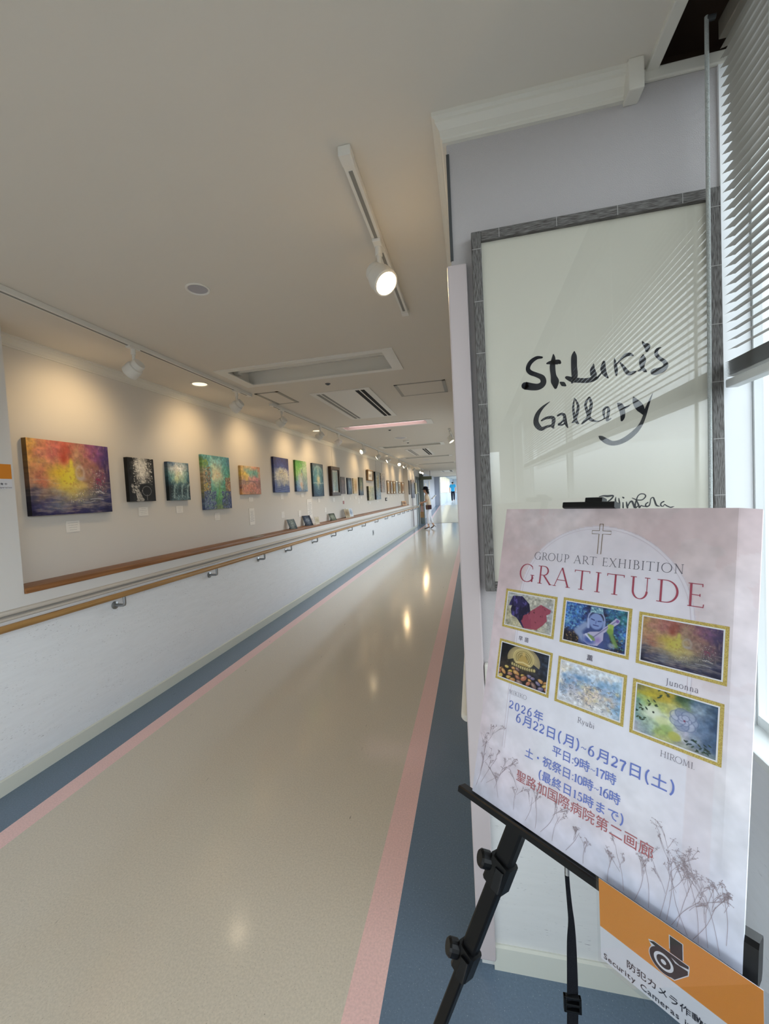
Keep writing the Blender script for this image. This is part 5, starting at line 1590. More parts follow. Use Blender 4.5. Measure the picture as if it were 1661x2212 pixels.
# lettering of the poster
lm = mat('grey_lettering', '62606a', 0.5, 0.3)
f = MB()
textline(f, 'GROUP ART EXHIBITION', sx(80), sx(335), ty(105), 0.0150, 0.0006, 0, .038, .018)
f.build('lettering', lm, poster)
lm = mat('rose_lettering', 'a2485a', 0.5, 0.3)
f = MB()
textline(f, 'GRATITUDE', sx(50), sx(363), ty(152.5), 0.0355, 0.0006, 0, .042, .017)
f.build('lettering', lm, poster)
lm = mat('plum_grey_lettering', '5c5666', 0.5, 0.3)
f = MB()
textline(f, '早苗', sx(65), sx(88), ty(270.5), 0.0080, 0.0006, 0, bold=.006)
f.build('lettering', lm, poster)
f = MB()
textline(f, '薫', sx(201), sx(212), ty(271.5), 0.0088, 0.0006, 0, bold=.006)
f.build('lettering', lm, poster)
f = MB()
textline(f, 'Junonna', sx(320), sx(361), ty(275), 0.0092, 0.0006, 0, .04, .02)
f.build('lettering', lm, poster)
f = MB()
textline(f, 'MIKIKO', sx(57), sx(97), ty(377.5), 0.0082, 0.0006, 0, .032, .018)
f.build('lettering', lm, poster)
f = MB()
textline(f, 'Ryubi', sx(195), sx(224), ty(379.5), 0.0092, 0.0006, 0, .04, .02)
f.build('lettering', lm, poster)
f = MB()
textline(f, 'HIROMI.', sx(319), sx(362), ty(379), 0.0086, 0.0006, 0, .035, .018)
f.build('lettering', lm, poster)
lm = mat('periwinkle_lettering', '6a7cc4', 0.5, 0.3)
f = MB()
textline(f, '2026年', sx(61), sx(134), ty(403.5), 0.0162, 0.0006, 0, .075, .03, .012)
f.build('lettering', lm, poster)
f = MB()
textline(f, '6月22日(月)~6月27日(土)', sx(79), sx(340), ty(423), 0.0176, 0.0006, 0, .075, .03, .012)
f.build('lettering', lm, poster)
f = MB()
textline(f, '平日:9時~17時', sx(156), sx(264), ty(448.5), 0.0146, 0.0006, 0, .075, .03, .010)
f.build('lettering', lm, poster)
f = MB()
textline(f, '土・祝祭日:10時~16時', sx(105), sx(272), ty(474), 0.0146, 0.0006, 0, .075, .03, .010)
f.build('lettering', lm, poster)
f = MB()
textline(f, '(最終日15時まで)', sx(136), sx(278), ty(499), 0.0146, 0.0006, 0, .075, .03, .010)
f.build('lettering', lm, poster)
lm = mat('brick_lettering', 'a85f64', 0.5, 0.3)
f = MB()
textline(f, '聖路加国際病院第二画廊', sx(93), sx(320), ty(521.5), 0.0166, 0.0006, 0, bold=0.0)
f.build('lettering', lm, poster)

# six gold-bordered pictures printed on the poster
def hearts(P):
    P.ctrl(['a8acb0 b0b0ac b8b4a4 b4b2a8', 'a8a89c b4b09c b0aea4 a8aab0', 'b0a888 b8ae90 b4b098 a8aab0', 'a8a490 b0a888 b4ac90 a8a8a4'], .06, 6, 5, .15)
    P.poly([(.115, .09), (.33, .056), (.50, .25), (.535, .45), (.56, .70), (.59, .94), (.415, .99), (.255, .74), (.125, .68), (.095, .50), (.115, .39), (.037, .41), (.07, .26)], '2c2458')
    P.poly([(.54, .45), (.746, .207), (.963, .316), (.95, .41), (.88, .48), (.90, .64), (.82, .80), (.70, .96), (.44, .99), (.36, .80), (.40, .62), (.48, .55)], 'a23c54', .92)
    m = (P.n(14, 5, 9) > .54) * 1.0
    P.A = np.where((m > 0)[..., None] & (P.A.sum(-1) < 1.25)[..., None], P.A * .66, P.A)
    P.A = np.where((P.n(16, 6, 19) > .60)[..., None] & (P.A.sum(-1) < 1.0)[..., None], np.clip(P.A * 1.5 + .05, 0, 1), P.A)

def lute(P):
    P.ctrl(['2a4a90 2c50a0 20306a 2a3a80 2a5888 2a6a80', '3468b8 3c78c0 2a3a70 1c1c34 2a6078 2a6c78', '3c78c8 3060b0 243060 1c1c30 28487a 2c5898', '3464b0 2a4a90 283468 18182a 2a4a88 3468b0', '281c28 241c28 2a3868 2c3c7c 18141c 2a50a0', '18141c 241c20 2c3870 2c4080 1a1618 2448a0'], .08, 7, 4, .3)
    P.dots(240, (0, 0, .36, .7), .022, ['4a8ad0', '2a58a8', '5aa0c8', '203a80', '78b0d8'], 3, .7).dots(160, (.68, 0, 1, .95), .022, ['2a60a8', '3c88a8', '2a7878', '203a80', '68a8d0'], 4, .7)
    P.dots(50, (.04, .72, .34, 1), .014, ['a08050', '0c0c14', '6a5040'], 5, .8).dots(40, (.66, .68, .95, 1), .014, ['c09a48', '0c0a10', '6a5a30'], 6, .8)
    P.poly([(.30, .52), (.42, .44), (.62, .44), (.74, .56), (.80, .98), (.26, .98), (.28, .72)], '3a4c8c', .9)
    P.line([(.36, .50), (.24, .70), (.34, .86)], .075, '8296c4').line([(.78, .62), (.86, .86)], .05, '6a9048').ell(.80, .88, .05, .06, 'a0b0c0', .4, .7)
    P.ell(.53, .37, .115, .20, '7a92d0', .10).ring(.53, .33, .135, .22, .09, '98aadc', 1, -3.3, .3).line([(.40, .35), (.41, .55)], .03, '98aadc').line([(.66, .35), (.66, .55)], .03, '8498d0')
    P.poly([(.42, .16), (.44, .02), (.62, .02), (.64, .17)], '6a98b8').dots(34, (.43, .03, .63, .16), .016, ['a8d0dc', '3a6488', '88b8c8'], 8)
    P.line([(.45, .33), (.50, .35)], .012, '2a3878').line([(.56, .36), (.61, .35)], .012, '2a3878').line([(.53, .36), (.525, .43)], .010, '5468b0').line([(.49, .47), (.57, .475)], .012, '3a4488')
    P.poly([(.84, .20), (.90, .24), (.88, .32), (.66, .62), (.66, .80), (.58, .96), (.44, .99), (.35, .92), (.34, .76), (.44, .66), (.60, .60)], 'b0acd0')
    P.ell(.44, .86, .09, .10, '3450a8', .5, .9).ell(.58, .82, .05, .08, '9070c0', 1, .8).poly([(.40, .70), (.52, .76), (.54, .86), (.46, .84)], '7a9a48', .9).line([(.38, .74), (.48, .86)], .02, 'c8d0e8').line([(.50, .78), (.84, .28)], .012, '6a6898', .8).ell(.86, .27, .025, .04, '7858a8', .3)
    P.line([(.735, .40), (.745, .54)], .022, 'a8c050').line([(.765, .39), (.77, .54)], .022, '98b848').line([(.795, .40), (.79, .56)], .022, 'a0c048').ell(.76, .55, .05, .07, '7aa040', .3)

def buddha(P):
    P.ctrl(['0c0c14 14141c 4a4434 4a4434 1c2030 283448', '0c0c14 181820 5a5238 58503a 242838 2c3a50', '0c0c14 2c2820 4a4434 4a4434 2c3040 28344a', '38302a 3a3028 3c3428 3c3428 2c2c34 1c2438', '2a1c18 281c18 2a2018 281c1c 1c1820 1c2030', '1c1820 241c1c 1c1820 1c181c 1c1820 1c2030'], .04, 6, 6, .25)
    for k in range(56):
        w = PI * 1.15 * k / 55 - PI * .075
        P.seg(.50 - .20 * math.cos(w), .30 - .20 * math.sin(w), .50 - .34 * math.cos(w), .34 - .38 * math.sin(w), .010, 'd0b878', .8)
    P.ell(.50, .30, .22, .25, '9a8448', .08, .9)
    for r in (.10, .14, .18, .21):
        P.ring(.50, .28, r, r * 1.2, .06, 'e0cc88', .8)
    P.ell(.50, .17, .035, .055, 'c8a860', .2).poly([(.46, .22), (.54, .22), (.62, .40), (.60, .52), (.40, .52), (.38, .40)], 'b8984c').line([(.36, .44), (.5, .40), (.64, .44)], .02, 'd8c484')
    for k in range(11):
        P.ell(.28 + k * .046, .52 + .03 * math.sin(k * .3), .032, .055, 'd0bc78', .2, .9).ring(.28 + k * .046, .52 + .03 * math.sin(k * .3), .030, .052, .25, '3a3420', .8)
    rdd = random.Random(5)
    cols = ['b87838', '9a5a40', 'c88c48', '8a4a3c', 'c8a038', '6a6490', 'b86848', 'a8705c', 'd0b050', '7a5a58']
    for row in range(4):
        for k in range(8):
            cx, cyy = (k + .5 * (row % 2) + rdd.uniform(-.28, .28)) / 7.2, .63 + row * .105 + rdd.uniform(-.03, .03)
            if cyy < .60 + .12 * abs(cx - .4) or (cx > .84 and cyy < .74):
                continue
            c = rdd.choice(cols)
            q, ro = rdd.uniform(.75, 1.25), rdd.uniform(-.8, .8)
            P.ell(cx, cyy, .070 * q, .058 * q, '181418', .15, 1, ro).ell(cx, cyy, .060 * q, .050 * q, c, .2, 1, ro).ell(cx - .014, cyy - .014, .022 * q, .016 * q, 'e8c8a0', .8, .55, ro)

def clouds(P):
    P.ctrl(['e0e4f0 d8e0f0 d8e0ee d0e0f0 d4e4f4', 'e4dcd0 c8d8ec c0d4ec d8dce4 a8c8e4', 'dce0e8 9ab8dc a8c4e4 88b0d8 a4c8e4', 'd8d8d0 b0bcd8 dcd0b8 b4c0d8 98bcd8', '98b0d0 b8bcd0 d8c8b8 d0c4c0 7ca8d0', 'c8d0e0 c8c8d0 d8d0c8 c8ccd0 78a4cc', 'd8dce8 d4d8e0 dcd8d8 d0d4dc a0bcd8'], .09, 7, 8, .12)
    P.dots(40, (.05, .25, .98, .65), .05, ['5a8ec4', '4478b4', '88b0dc', '6a9ccc'], 4, .5, .9).dots(24, (.3, .40, .95, .9), .035, ['e0cc90', 'd8b8a0', 'e4dca8'], 6, .5, .9)
    rdd = random.Random(9)
    for k in range(120):
        x, y = rdd.uniform(.05, .95), rdd.uniform(.35, .92)
        w = rdd.uniform(0, 6)
        P.line([(x, y), (x + .03 * math.cos(w), y + .03 * math.sin(w)), (x + .05 * math.cos(w + .8), y + .05 * math.sin(w + .8))], .006, rdd.choice(['6a6a78', '8a7868', '4a5a88']), .6)

def flowers(P):
    P.ctrl(['8a8448 b0a030 b09828 385830 4a6a88 34506c', 'a0a038 b8a828 b8a030 6a8858 8aa0b8 2c4868', '6a9880 a0b868 c0c070 a8b0a8 7488a8 304c70', '6a9498 b8ccb0 c8d4b0 9aa8c0 5a7498 304a70', '78a0a0 a8c0a8 a8c080 b0b0c8 7084a8 3c587c', 'a0a8b8 9ab4b0 98b060 a8acb8 8494ac 40587c', 'a8a8b4 8ca0a8 a8ac68 a0a49c 8a9090 6a7c88'], .06, 6, 10, .1)
    for k in range(7):
        w = k / 7 * 2 * PI
        P.ell(.24 + .06 * math.cos(w), .50 + .085 * math.sin(w), .05, .065, 'dce4d0', .5, .6)
        P.ell(.62 + .09 * math.cos(w), .46 + .12 * math.sin(w), .085, .10, ['98a4c4', 'b0b8d4', '7888b0'][k % 3], .3, .75)
        P.ring(.62 + .09 * math.cos(w), .46 + .12 * math.sin(w), .085, .10, .08, '4a5c88', .5)
    for k in range(5):
        w = k / 5 * 2 * PI
        P.ell(.63 + .04 * math.cos(w), .46 + .055 * math.sin(w), .045, .055, 'a8b0d0', .3, .8).ring(.63 + .04 * math.cos(w), .46 + .055 * math.sin(w), .045, .055, .12, '40507c', .5)
    P.ell(.24, .50, .014, .02, '2a3028', .3).ell(.63, .47, .012, .02, '8a4060', .4).ell(.36, .62, .09, .09, 'd4dca0', .3, .7).ell(.42, .74, .08, .07, '98b868', .3, .7).ell(.52, .84, .08, .09, 'b8b848', .2, .8)
    rdd = random.Random(3)
    for cx, cyy, n in ((.36, .10, 7), (.22, .32, 6), (.08, .50, 9), (.10, .72, 6), (.72, .84, 9), (.86, .88, 10), (.92, .80, 5)):
        for k in range(n):
            x, y = cx + rdd.uniform(-.07, .07), cyy + rdd.uniform(-.09, .09)
            P.ell(x, y, .010, .032, rdd.choice(['1c3434', '24402c', '303c1c']), .25, .85, rdd.choice((-.9, .9)) + rdd.uniform(-.3, .3))

def poster_sunset(P):
    sunset(P)
    g = P.A.mean(-1, keepdims=True)
    P.A = (P.A + (g - P.A) * .25) * .85
PICS = [(23.5, 137.5, 173, 252.5, hearts), (149.5, 267, 171, 253.5, lute), (277.5, 392, 173, 255, poster_sunset),
        (22.5, 139.5, 277.5, 358.5, buddha), (151, 267, 278.5, 359, clouds), (276, 390.5, 279.5, 362.5, flowers)]
for s0, s1, t0, t1, fn in PICS:
    g, wl = 4.6, 1.9
    f = MB()
    for w, z, mi in ((0, 0.0005, 0), (g, 0.0007, 1)):
        a, b_, c_, d_ = sx(s0 + w), sx(s1 - w), ty(t1 - w), ty(t0 + w)
        k = (g if mi == 0 else wl) / 1000
        for q in (((a, c_), (b_, c_ + k)), ((a, d_ - k), (b_, d_)), ((a, c_ + k), (a + k, d_ - k)), ((b_ - k, c_ + k), (b_, d_ - k))):
            f.face([(*q[0], z), (q[1][0], q[0][1], z), (*q[1], z), (q[0][0], q[1][1], z)], mi)
    fr = f.build('printed_border', [M['goldprint'], M['cardwhite']], poster)
    i = g + wl
    P = Pic(180, 130, (s1 - s0) / (t1 - t0))
    fn(P)
    a, b_, c_, d_ = sx(s0 + i), sx(s1 - i), ty(t1 - i), ty(t0 + i)
    paint_mesh('printed_picture', P, lambda U, V: np.stack([a + U * (b_ - a), d_ + V * (c_ - d_), np.full_like(U, 0.0006)], -1), M['print'], None, poster)

# ------------------------------------------------------------------ easel
def pp(s, t_, d=0.0):
    return PO + U3 * s + V3 * t_ + N3 * d
ea = thing('tripod_easel', 'black folding tripod easel holding the exhibition poster', 'easel', (0.20, 0.80, 0.0))
off = Vector(ea.location)
def el(p):
    return Vector(p) - off
f = MB().bar(el(pp(-0.028, 0.5985, 0.002)), el(pp(0.418, 0.5985, 0.002)), 0.024, 0.013, N3)
f.build('tray', M['blackmetal'], ea)
f = MB().bar(el(pp(0.402, 0.572, 0.016)), el(pp(0.434, 0.572, 0.016)), 0.030, 0.050, N3)
f.build('tray_end', M['black'], ea)
f = MB().bar(el(pp(0.133, -0.006, 0.003)), el(pp(0.228, -0.006, 0.003)), 0.026, 0.012, N3)
f.bar(el(pp(0.172, -0.016, 0.008)), el(pp(0.203, -0.016, 0.008)), 0.02, 0.012, N3)
f.build('top_clamp', M['black'], ea)
f = MB().bar(el(pp(0.188, -0.01, 0.022)), el(pp(0.188, 0.56, 0.022)), 0.020, 0.014, U3)
f.build('centre_post', M['blackmetal'], ea)
apex = pp(0.190, 0.24, 0.034)
def leg(foot, a, w, joints):
    side = (foot - a).cross(N3)
    segs = [a] + [a + (foot - a) * j for j in joints] + [foot]
    f = MB()
    for k in range(3):
        f.bar(el(segs[k]), el(segs[k + 1]), w[k], w[k] * 0.72, side)
    f.box(*(tuple(el(foot) + Vector((s * 0.016,) * 2 + (0.0 if s < 0 else 0.02,))) for s in (-1, 1)))
    o = f.build('leg', M['blackmetal'], ea)
    d = (foot - a).normalized()
    sd = side.normalized()
    for k in (1, 2):
        g = MB().bar(el(segs[k] - d * 0.026), el(segs[k] + d * 0.026), w[k - 1] + 0.010, w[k - 1] * 0.72 + 0.012, side)
        g.lathe([(0, -0.032), (0.013, -0.032), (0.016, -0.028), (0.016, -0.012), (0.012, -0.010), (0.012, 0.01)], el(segs[k] - d * 0.004 + sd * (-0.016 if k == 1 else -0.012)), (N3 + sd * 0.7), 16)
        g.bar(el(segs[k] - d * 0.016 - N3 * 0.018 + sd * 0.006), el(segs[k] + d * 0.020 - N3 * 0.022 + sd * 0.012), 0.018, 0.008, side)
        g.build('clamp', M['black'], o)
Lf = pp(-0.121, 1.386, 0.034)
Lf.z = 0.0
Rf = pp(0.740, 1.386, 0.034)
Rf.z = 0.0
def joint_frac(t_):
    return (t_ - 0.24) / (1.386 - 0.24)
leg(Lf, apex, (0.034, 0.029, 0.022), (joint_frac(0.713), joint_frac(0.905)))
leg(Rf, apex, (0.034, 0.029, 0.022), (joint_frac(0.713), joint_frac(0.905)))
leg(Vector((0.53, 1.00, 0.0)), apex + N3 * 0.01, (0.034, 0.029, 0.022), (0.45, 0.68))
f = MB()
sp = [(0.1280, 0.742, 0.0035), (0.1290, 0.715, 0.0035), (0.1310, 0.68, 0.0040), (0.1325, 0.655, 0.0050), (0.1318, 0.62, 0.0075), (0.1312, 0.56, 0.0088), (0.1300, 0.50, 0.0094), (0.1282, 0.45, 0.0092), (0.1275, 0.39, 0.0092), (0.1285, 0.31, 0.0092)]
sp = smooth_path([(x, z, w) for x, z, w in sp], 4)
y0 = 0.693
sd = Vector((0.97, 0.22, 0))
pts = []
for k, (x, z, w) in enumerate(sp):
    c = Vector((x, y0, z)) - off
    f.v += [tuple(c - sd * w), tuple(c + sd * w), tuple(c + sd * w + Vector((-0.0004, 0.0018, 0))), tuple(c - sd * w + Vector((-0.0004, 0.0018, 0)))]
    if k:
        b = len(f.v) - 8
        for i in range(4):
            j = (i + 1) % 4
            f.f.append((b + i, b + 4 + i, b + 4 + j, b + j))
            f.m.append(0)
stp = f.build('strap', M['webbing'], ea)
f = MB()
c = Vector((0.1290, y0 - 0.003, 0.513)) - off
for a, b_ in ((-.014, -.010), (.010, .014)):
    f.box(tuple(c + Vector((a, -.003, -.014))), tuple(c + Vector((b_, .004, .014))), bev=0.001)
for a, b_ in ((-.014, -.010), (-.002, .002), (.010, .014)):
    f.box(tuple(c + Vector((-.014, -.003, a))), tuple(c + Vector((.014, .004, b_))), bev=0.001)
f.build('buckle', M['black'], stp)
f = MB().tube([el(Vector((0.128, y0, 0.738))), el(Vector((0.130, 0.70, 0.772)))], 0.004, 8)
f.build('strap_loop', M['steel'], stp)

# ------------------------------------------------------------------ laminated security-camera notice hung on the tray
def notice(name, label, loc, ux, w, h, text, laminate=True, ends=(0.1425, 0.1765)):
    t = thing(name, label, 'notice')
    uz = Vector((0, 0, 1))
    nrm = ux.cross(uz)          # out towards the reader
    t.matrix_world = Matrix(((ux.x, 0, nrm.x, loc[0]), (ux.y, 0, nrm.y, loc[1]), (ux.z, 1, nrm.z, loc[2]), (0, 0, 0, 1)))
    s = h / 0.131
    MB().box((0, -h, -0.0006), (w, 0, 0)).build('sheet', M['cardwhite'], t)
    f = MB().face([(0, -h * 0.592, 0.0003), (w, -h * 0.592, 0.0003), (w, 0, 0.0003), (0, 0, 0.0003)])
    f.build('orange_band', M['orange'], t)
    f = MB()
    cx, cyy = 0.0855 * s, -0.058 * s
    def E(rx, ry, z, mi, dx=0, dy=0):
        f.face([(cx + dx * s + rx * s * math.cos(2 * PI * k / 32), cyy + dy * s + ry * s * math.sin(2 * PI * k / 32), z) for k in range(32)], mi)
    def Q(pts, z, mi):
        f.face([(a * s, b * s, z) for a, b in pts], mi)
    # white outline first, then the black camera, then its lens rings
    Q([(0.0925, -0.012), (0.1090, -0.012), (0.1090, -0.036), (0.0925, -0.032)], 0.0005, 1)
    E(0.0182, 0.0182, 0.0005, 1)
    Q([(0.067, -0.0405), (0.074, -0.0375), (0.1155, -0.0375), (0.1155, -0.044), (0.1145, -0.0505), (0.1145, -0.052), (0.098, -0.074), (0.085, -0.076)], 0.00045, 1)
    Q([(0.0935, -0.013), (0.108, -0.013), (0.108, -0.037), (0.0935, -0.037)], 0.0006, 0)
    Q([(0.068, -0.0425), (0.074, -0.0385), (0.1145, -0.0385), (0.1145, -0.0425), (0.104, -0.046), (0.090, -0.042), (0.076, -0.044)], 0.0006, 0)
    Q([(0.096, -0.048), (0.1135, -0.046), (0.1135, -0.0515), (0.098, -0.0725), (0.090, -0.0735)], 0.0006, 0)
    E(0.0172, 0.0172, 0.0007, 0)
    E(0.0118, 0.0118, 0.0008, 1)
    E(0.0085, 0.0085, 0.0009, 0)
    E(0.0032, 0.0032, 0.0010, 1)
    f.build('camera_symbol', [M['ink_black'], M['cardwhite']], t)
    lm = mat('charcoal_lettering', '26242e', 0.5, 0.3)
    f = MB()
    textline(f, text[0], 0.0370 * s, ends[0] * s, -0.1098 * s, 0.0106 * s, 0.0004, 0, bold=.009, sans=True)
    f.build('lettering', lm, t)
    f = MB()
    textline(f, text[1], 0.0035 * s, ends[1] * s, -0.1265 * s, 0.0100 * s, 0.0004, 0, bold=.009, sans=True)
    f.build('lettering', lm, t)
    if laminate:
        MB().box((-0.0035, -h - 0.006, 0.0012), (w + 0.006, 0.002, 0.0018)).build('laminate', M['film'], t)
    return t
TXT = ('防犯カメラ作動中', 'Security Cameras in operation')
notice('security_notice', 'orange and white laminated camera notice hanging from the easel tray', (0.1636, 0.6412, 0.7890), U3, 0.1855, 0.1290, TXT)
notice('security_notice', 'orange and white camera notice stuck on the left wall before the large sunset canvas', (XL + 0.003, 1.44, 1.651), Vector((0, 1, 0)), 0.198, 0.128, TXT, False, (0.178, 0.199))
# ------------------------------------------------------------------ people
def skin(name, joints, edges, root, material, parent, sub=2, post=None):
    """one continuous surface grown around a skeleton; joints: name -> (x, y, z, rx[, ry])"""
    names = list(joints)
    ix = {n: k for k, n in enumerate(names)}
    me = bpy.data.meshes.new(name)
    me.from_pydata([joints[n][:3] for n in names], [(ix[a], ix[b]) for a, b in edges], [])
    o = bpy.data.objects.new(name, me)
    C.objects.link(o)
    o.modifiers.new('skin', 'SKIN').use_smooth_shade = True
    o.modifiers.new('sub', 'SUBSURF').levels = sub
    for n in names:
        j = joints[n]
        sv = me.skin_vertices[0].data[ix[n]]
        sv.radius = (j[3], j[4] if len(j) > 4 else j[3])
        sv.use_root = (n == root)
    bpy.context.view_layer.update()
    m2 = bpy.data.meshes.new_from_object(o.evaluated_get(bpy.context.evaluated_depsgraph_get()))
    bpy.data.objects.remove(o)
    bpy.data.meshes.remove(me)
    m2.name = name
    if post:
        for v in m2.vertices:
            v.co = post(v.co.copy())
    m2.materials.clear()
    m2.materials.append(material)
    m2.polygons.foreach_set('use_smooth', [True] * len(m2.polygons))
    r = bpy.data.objects.new(name, m2)
    C.objects.link(r)
    r.parent = parent
    return r

def fingers(J, E, tag_, wrist, palm, d, side, curl, r=0.0075):
    """palm and five bent fingers; d = pointing direction, side = towards the thumb, curl = bending direction"""
    w, d, side, curl = Vector(wrist), Vector(d).normalized(), Vector(side).normalized(), Vector(curl).normalized()
    pc = w + d * 0.05
    J[tag_ + 'palm'] = (*pc, 0.026, 0.016)
    E.append((palm, tag_ + 'palm'))
    for k, (o, l) in enumerate(((0.030, .068), (0.010, .078), (-0.010, .072), (-0.028, .056))):
        b = pc + d * 0.030 + side * o
        m = b + d * l * 0.5 + curl * l * 0.18
        t = m + d * l * 0.25 + curl * l * 0.42
        for q, p, rr in (('a', b, r * 1.1), ('b', m, r), ('c', t, r * .85)):
            J[f'{tag_}{k}{q}'] = (*p, rr)
        E += [(tag_ + 'palm', f'{tag_}{k}a'), (f'{tag_}{k}a', f'{tag_}{k}b'), (f'{tag_}{k}b', f'{tag_}{k}c')]
    b = pc - d * 0.012 + side * 0.032
    m = b + side * 0.022 + d * 0.03 + curl * 0.01
    t = m + d * 0.028 + curl * 0.02
    for q, p, rr in (('a', b, r * 1.3), ('b', m, r * 1.1), ('c', t, r * .9)):
        J[tag_ + 't' + q] = (*p, rr)
    E += [(tag_ + 'palm', tag_ + 'ta'), (tag_ + 'ta', tag_ + 'tb'), (tag_ + 'tb', tag_ + 'tc')]

def slim(J):
    under = ('pelvis', 'waist', 'chest', 'lsh', 'rsh', 'lhip', 'rhip', 'lkn', 'rkn', 'lcalf', 'rcalf')
    return {n: ((*v[:3], *[r * .72 for r in v[3:]]) if n in under else v) for n, v in J.items()}

skin_m = mat('skin', 'c79a80', 0.5, 0.4)
hair_m = mat('dark_hair', '14110f', 0.5, 0.4)

# woman in profile, walking to the left (her front is -x)
wo = thing('person', 'woman in dark hat, beige top and white trousers walking towards the glazed door', 'person', (-1.70, 15.55, 0))
J = dict(pelvis=(.015, 0, .88, .11, .10), waist=(.0, 0, 1.02, .095, .085), chest=(-.035, 0, 1.20, .11, .10), neckb=(-.035, 0, 1.345, .055), neck=(-.055, 0, 1.40, .042), head=(-.085, 0, 1.47, .075, .07), crown=(-.075, 0, 1.55, .075, .072),
         lsh=(-.03, -.16, 1.31, .05), lel=(-.02, -.20, 1.08, .037), lwr=(-.19, -.16, 1.04, .026), rsh=(-.05, .16, 1.31, .05), rel=(-.06, .20, 1.08, .037), rwr=(-.22, .14, 1.02, .026),
         lhip=(.015, -.085, .82, .085), lkn=(-.02, -.08, .50, .056), lcalf=(-.005, -.078, .36, .050), lan=(-.01, -.075, .145, .033), lheel=(.02, -.075, .10, .028), lball=(-.10, -.075, .035, .028), ltoe=(-.155, -.075, .022, .020),
         rhip=(.03, .085, .82, .085), rkn=(.035, .08, .50, .056), rcalf=(.08, .078, .36, .050), ran=(.155, .075, .17, .033), rheel=(.19, .075, .135, .028), rball=(.10, .075, .04, .028), rtoe=(.065, .075, .025, .020))
Ed = [('pelvis', 'waist'), ('waist', 'chest'), ('chest', 'neckb'), ('neckb', 'neck'), ('neck', 'head'), ('head', 'crown'), ('chest', 'lsh'), ('lsh', 'lel'), ('lel', 'lwr'), ('chest', 'rsh'), ('rsh', 'rel'), ('rel', 'rwr')]
for s in 'lr':
    Ed += [('pelvis', s + 'hip'), (s + 'hip', s + 'kn'), (s + 'kn', s + 'calf'), (s + 'calf', s + 'an'), (s + 'an', s + 'heel'), (s + 'heel', s + 'ball'), (s + 'ball', s + 'toe')]
fingers(J, Ed, 'lh', J['lwr'][:3], 'lwr', (-.9, .1, -.25), (0, .2, 1), (.1, .9, -.2))
fingers(J, Ed, 'rh', J['rwr'][:3], 'rwr', (-.4, 0, -.9), (-.9, 0, .4), (.5, -.6, -.5))
J['nose'] = (-.160, 0, 1.475, .013)
J['chin'] = (-.135, 0, 1.425, .028)
Ed += [('head', 'nose'), ('head', 'chin')]
body = skin('body', slim(J), Ed, 'pelvis', skin_m, wo)
f = MB()
for s in (-1, 1):
    f.lathe([(0, -.006), (.011, -.004), (.014, .0), (.011, .006), (0, .008)], (-.075, s * .072, 1.475), (.2, s, 0), 12)
    f.lathe([(0, .004), (.008, .002), (.009, 0)], (-.148, s * .028, 1.495), (-1, s * .4, 0), 10, 1)
f.lathe([(0, .004), (.014, .002), (.016, 0)], (-.152, 0, 1.440), (-1, 0, 0), 10, 2)
f.build('face_details', [skin_m, hair_m, mat('lip', 'a05a52', 0.5, 0.4)], body, True)
def grow(keys, k, extra=0.0):
    return {n: (*J[n][:3], *[r * k + extra for r in J[n][3:]]) for n in keys}
top = grow(['waist', 'chest', 'lsh', 'rsh', 'neckb'], 1.0, .018)
top['hip'] = (.012, 0, .92, .142, .118)
top['hem'] = (.014, 0, .80, .150, .122)
for s in 'lr':
    a, b = Vector(J[s + 'sh'][:3]), Vector(J[s + 'el'][:3])
    top[s + 'slv'] = (*(a + (b - a) * .8), .056)
top['neckb'] = (-.04, 0, 1.34, .062)
skin('blouse', top, [('hem', 'hip'), ('hip', 'waist'), ('waist', 'chest'), ('chest', 'neckb'), ('chest', 'lsh'), ('chest', 'rsh'), ('lsh', 'lslv'), ('rsh', 'rslv')], 'chest', mat('beige_blouse', 'd2bda4', 0.8, 0.2), wo)
tr = grow(['lhip', 'rhip', 'lkn', 'rkn', 'lcalf', 'rcalf'], 1.0, .014)
tr['belt'] = (.01, 0, 1.02, .105, .095)
tr['pelvis'] = (.015, 0, .92, .120, .105)
tr['lhip'], tr['rhip'] = (.012, -.07, .78, .088), (.025, .07, .78, .088)
tr['lhem'], tr['rhem'] = (-.008, -.076, .19, .046), (.14, .076, .205, .046)
skin('trousers', tr, [('belt', 'pelvis'), ('pelvis', 'lhip'), ('pelvis', 'rhip'), ('lhip', 'lkn'), ('rhip', 'rkn'), ('lkn', 'lcalf'), ('rkn', 'rcalf'), ('lcalf', 'lhem'), ('rcalf', 'rhem')], 'pelvis', mat('white_trousers', 'dfe2ec', 0.8, 0.2), wo)
shoe_m = mat('black_patent', '0c0c12', 0.25, 0.5)
for s, y in (('l', -.075), ('r', .075)):
    h, b, t_ = J[s + 'heel'], J[s + 'ball'], J[s + 'toe']
    sh = dict(h=(h[0] + .004, y, h[2] - .004, .033), m=((h[0] + b[0]) / 2, y, (h[2] + b[2]) / 2 - .012, .028, .024), b=(b[0], y, b[2] - .004, .036, .024), t=(t_[0] - .02, y, .018, .018, .014))
    o = skin('shoe', sh, [('h', 'm'), ('m', 'b'), ('b', 't')], 'b', shoe_m, wo)
    e = (h[0] + .016, y, h[2] - .105) if s == 'l' else (h[0] + .075, y, h[2] - .075)
    MB().tube([(h[0] + .012, y, h[2] - .02), e], [.012, .007], 8).build('heel', shoe_m, o)
f = MB().lathe([(.165, -.012), (.17, -.004), (.10, .012), (.098, .03), (.094, .075), (.075, .105), (.03, .118), (0, .12)], (-.07, 0, 1.535), (.10, 0, 1), 24)
f.lathe([(.165, -.012), (.10, .004), (.095, .02)], (-.07, 0, 1.535), (.10, 0, 1), 24)
f.build('hat', mat('black_hat', '0e0f1c', 0.8, 0.2), wo, True)
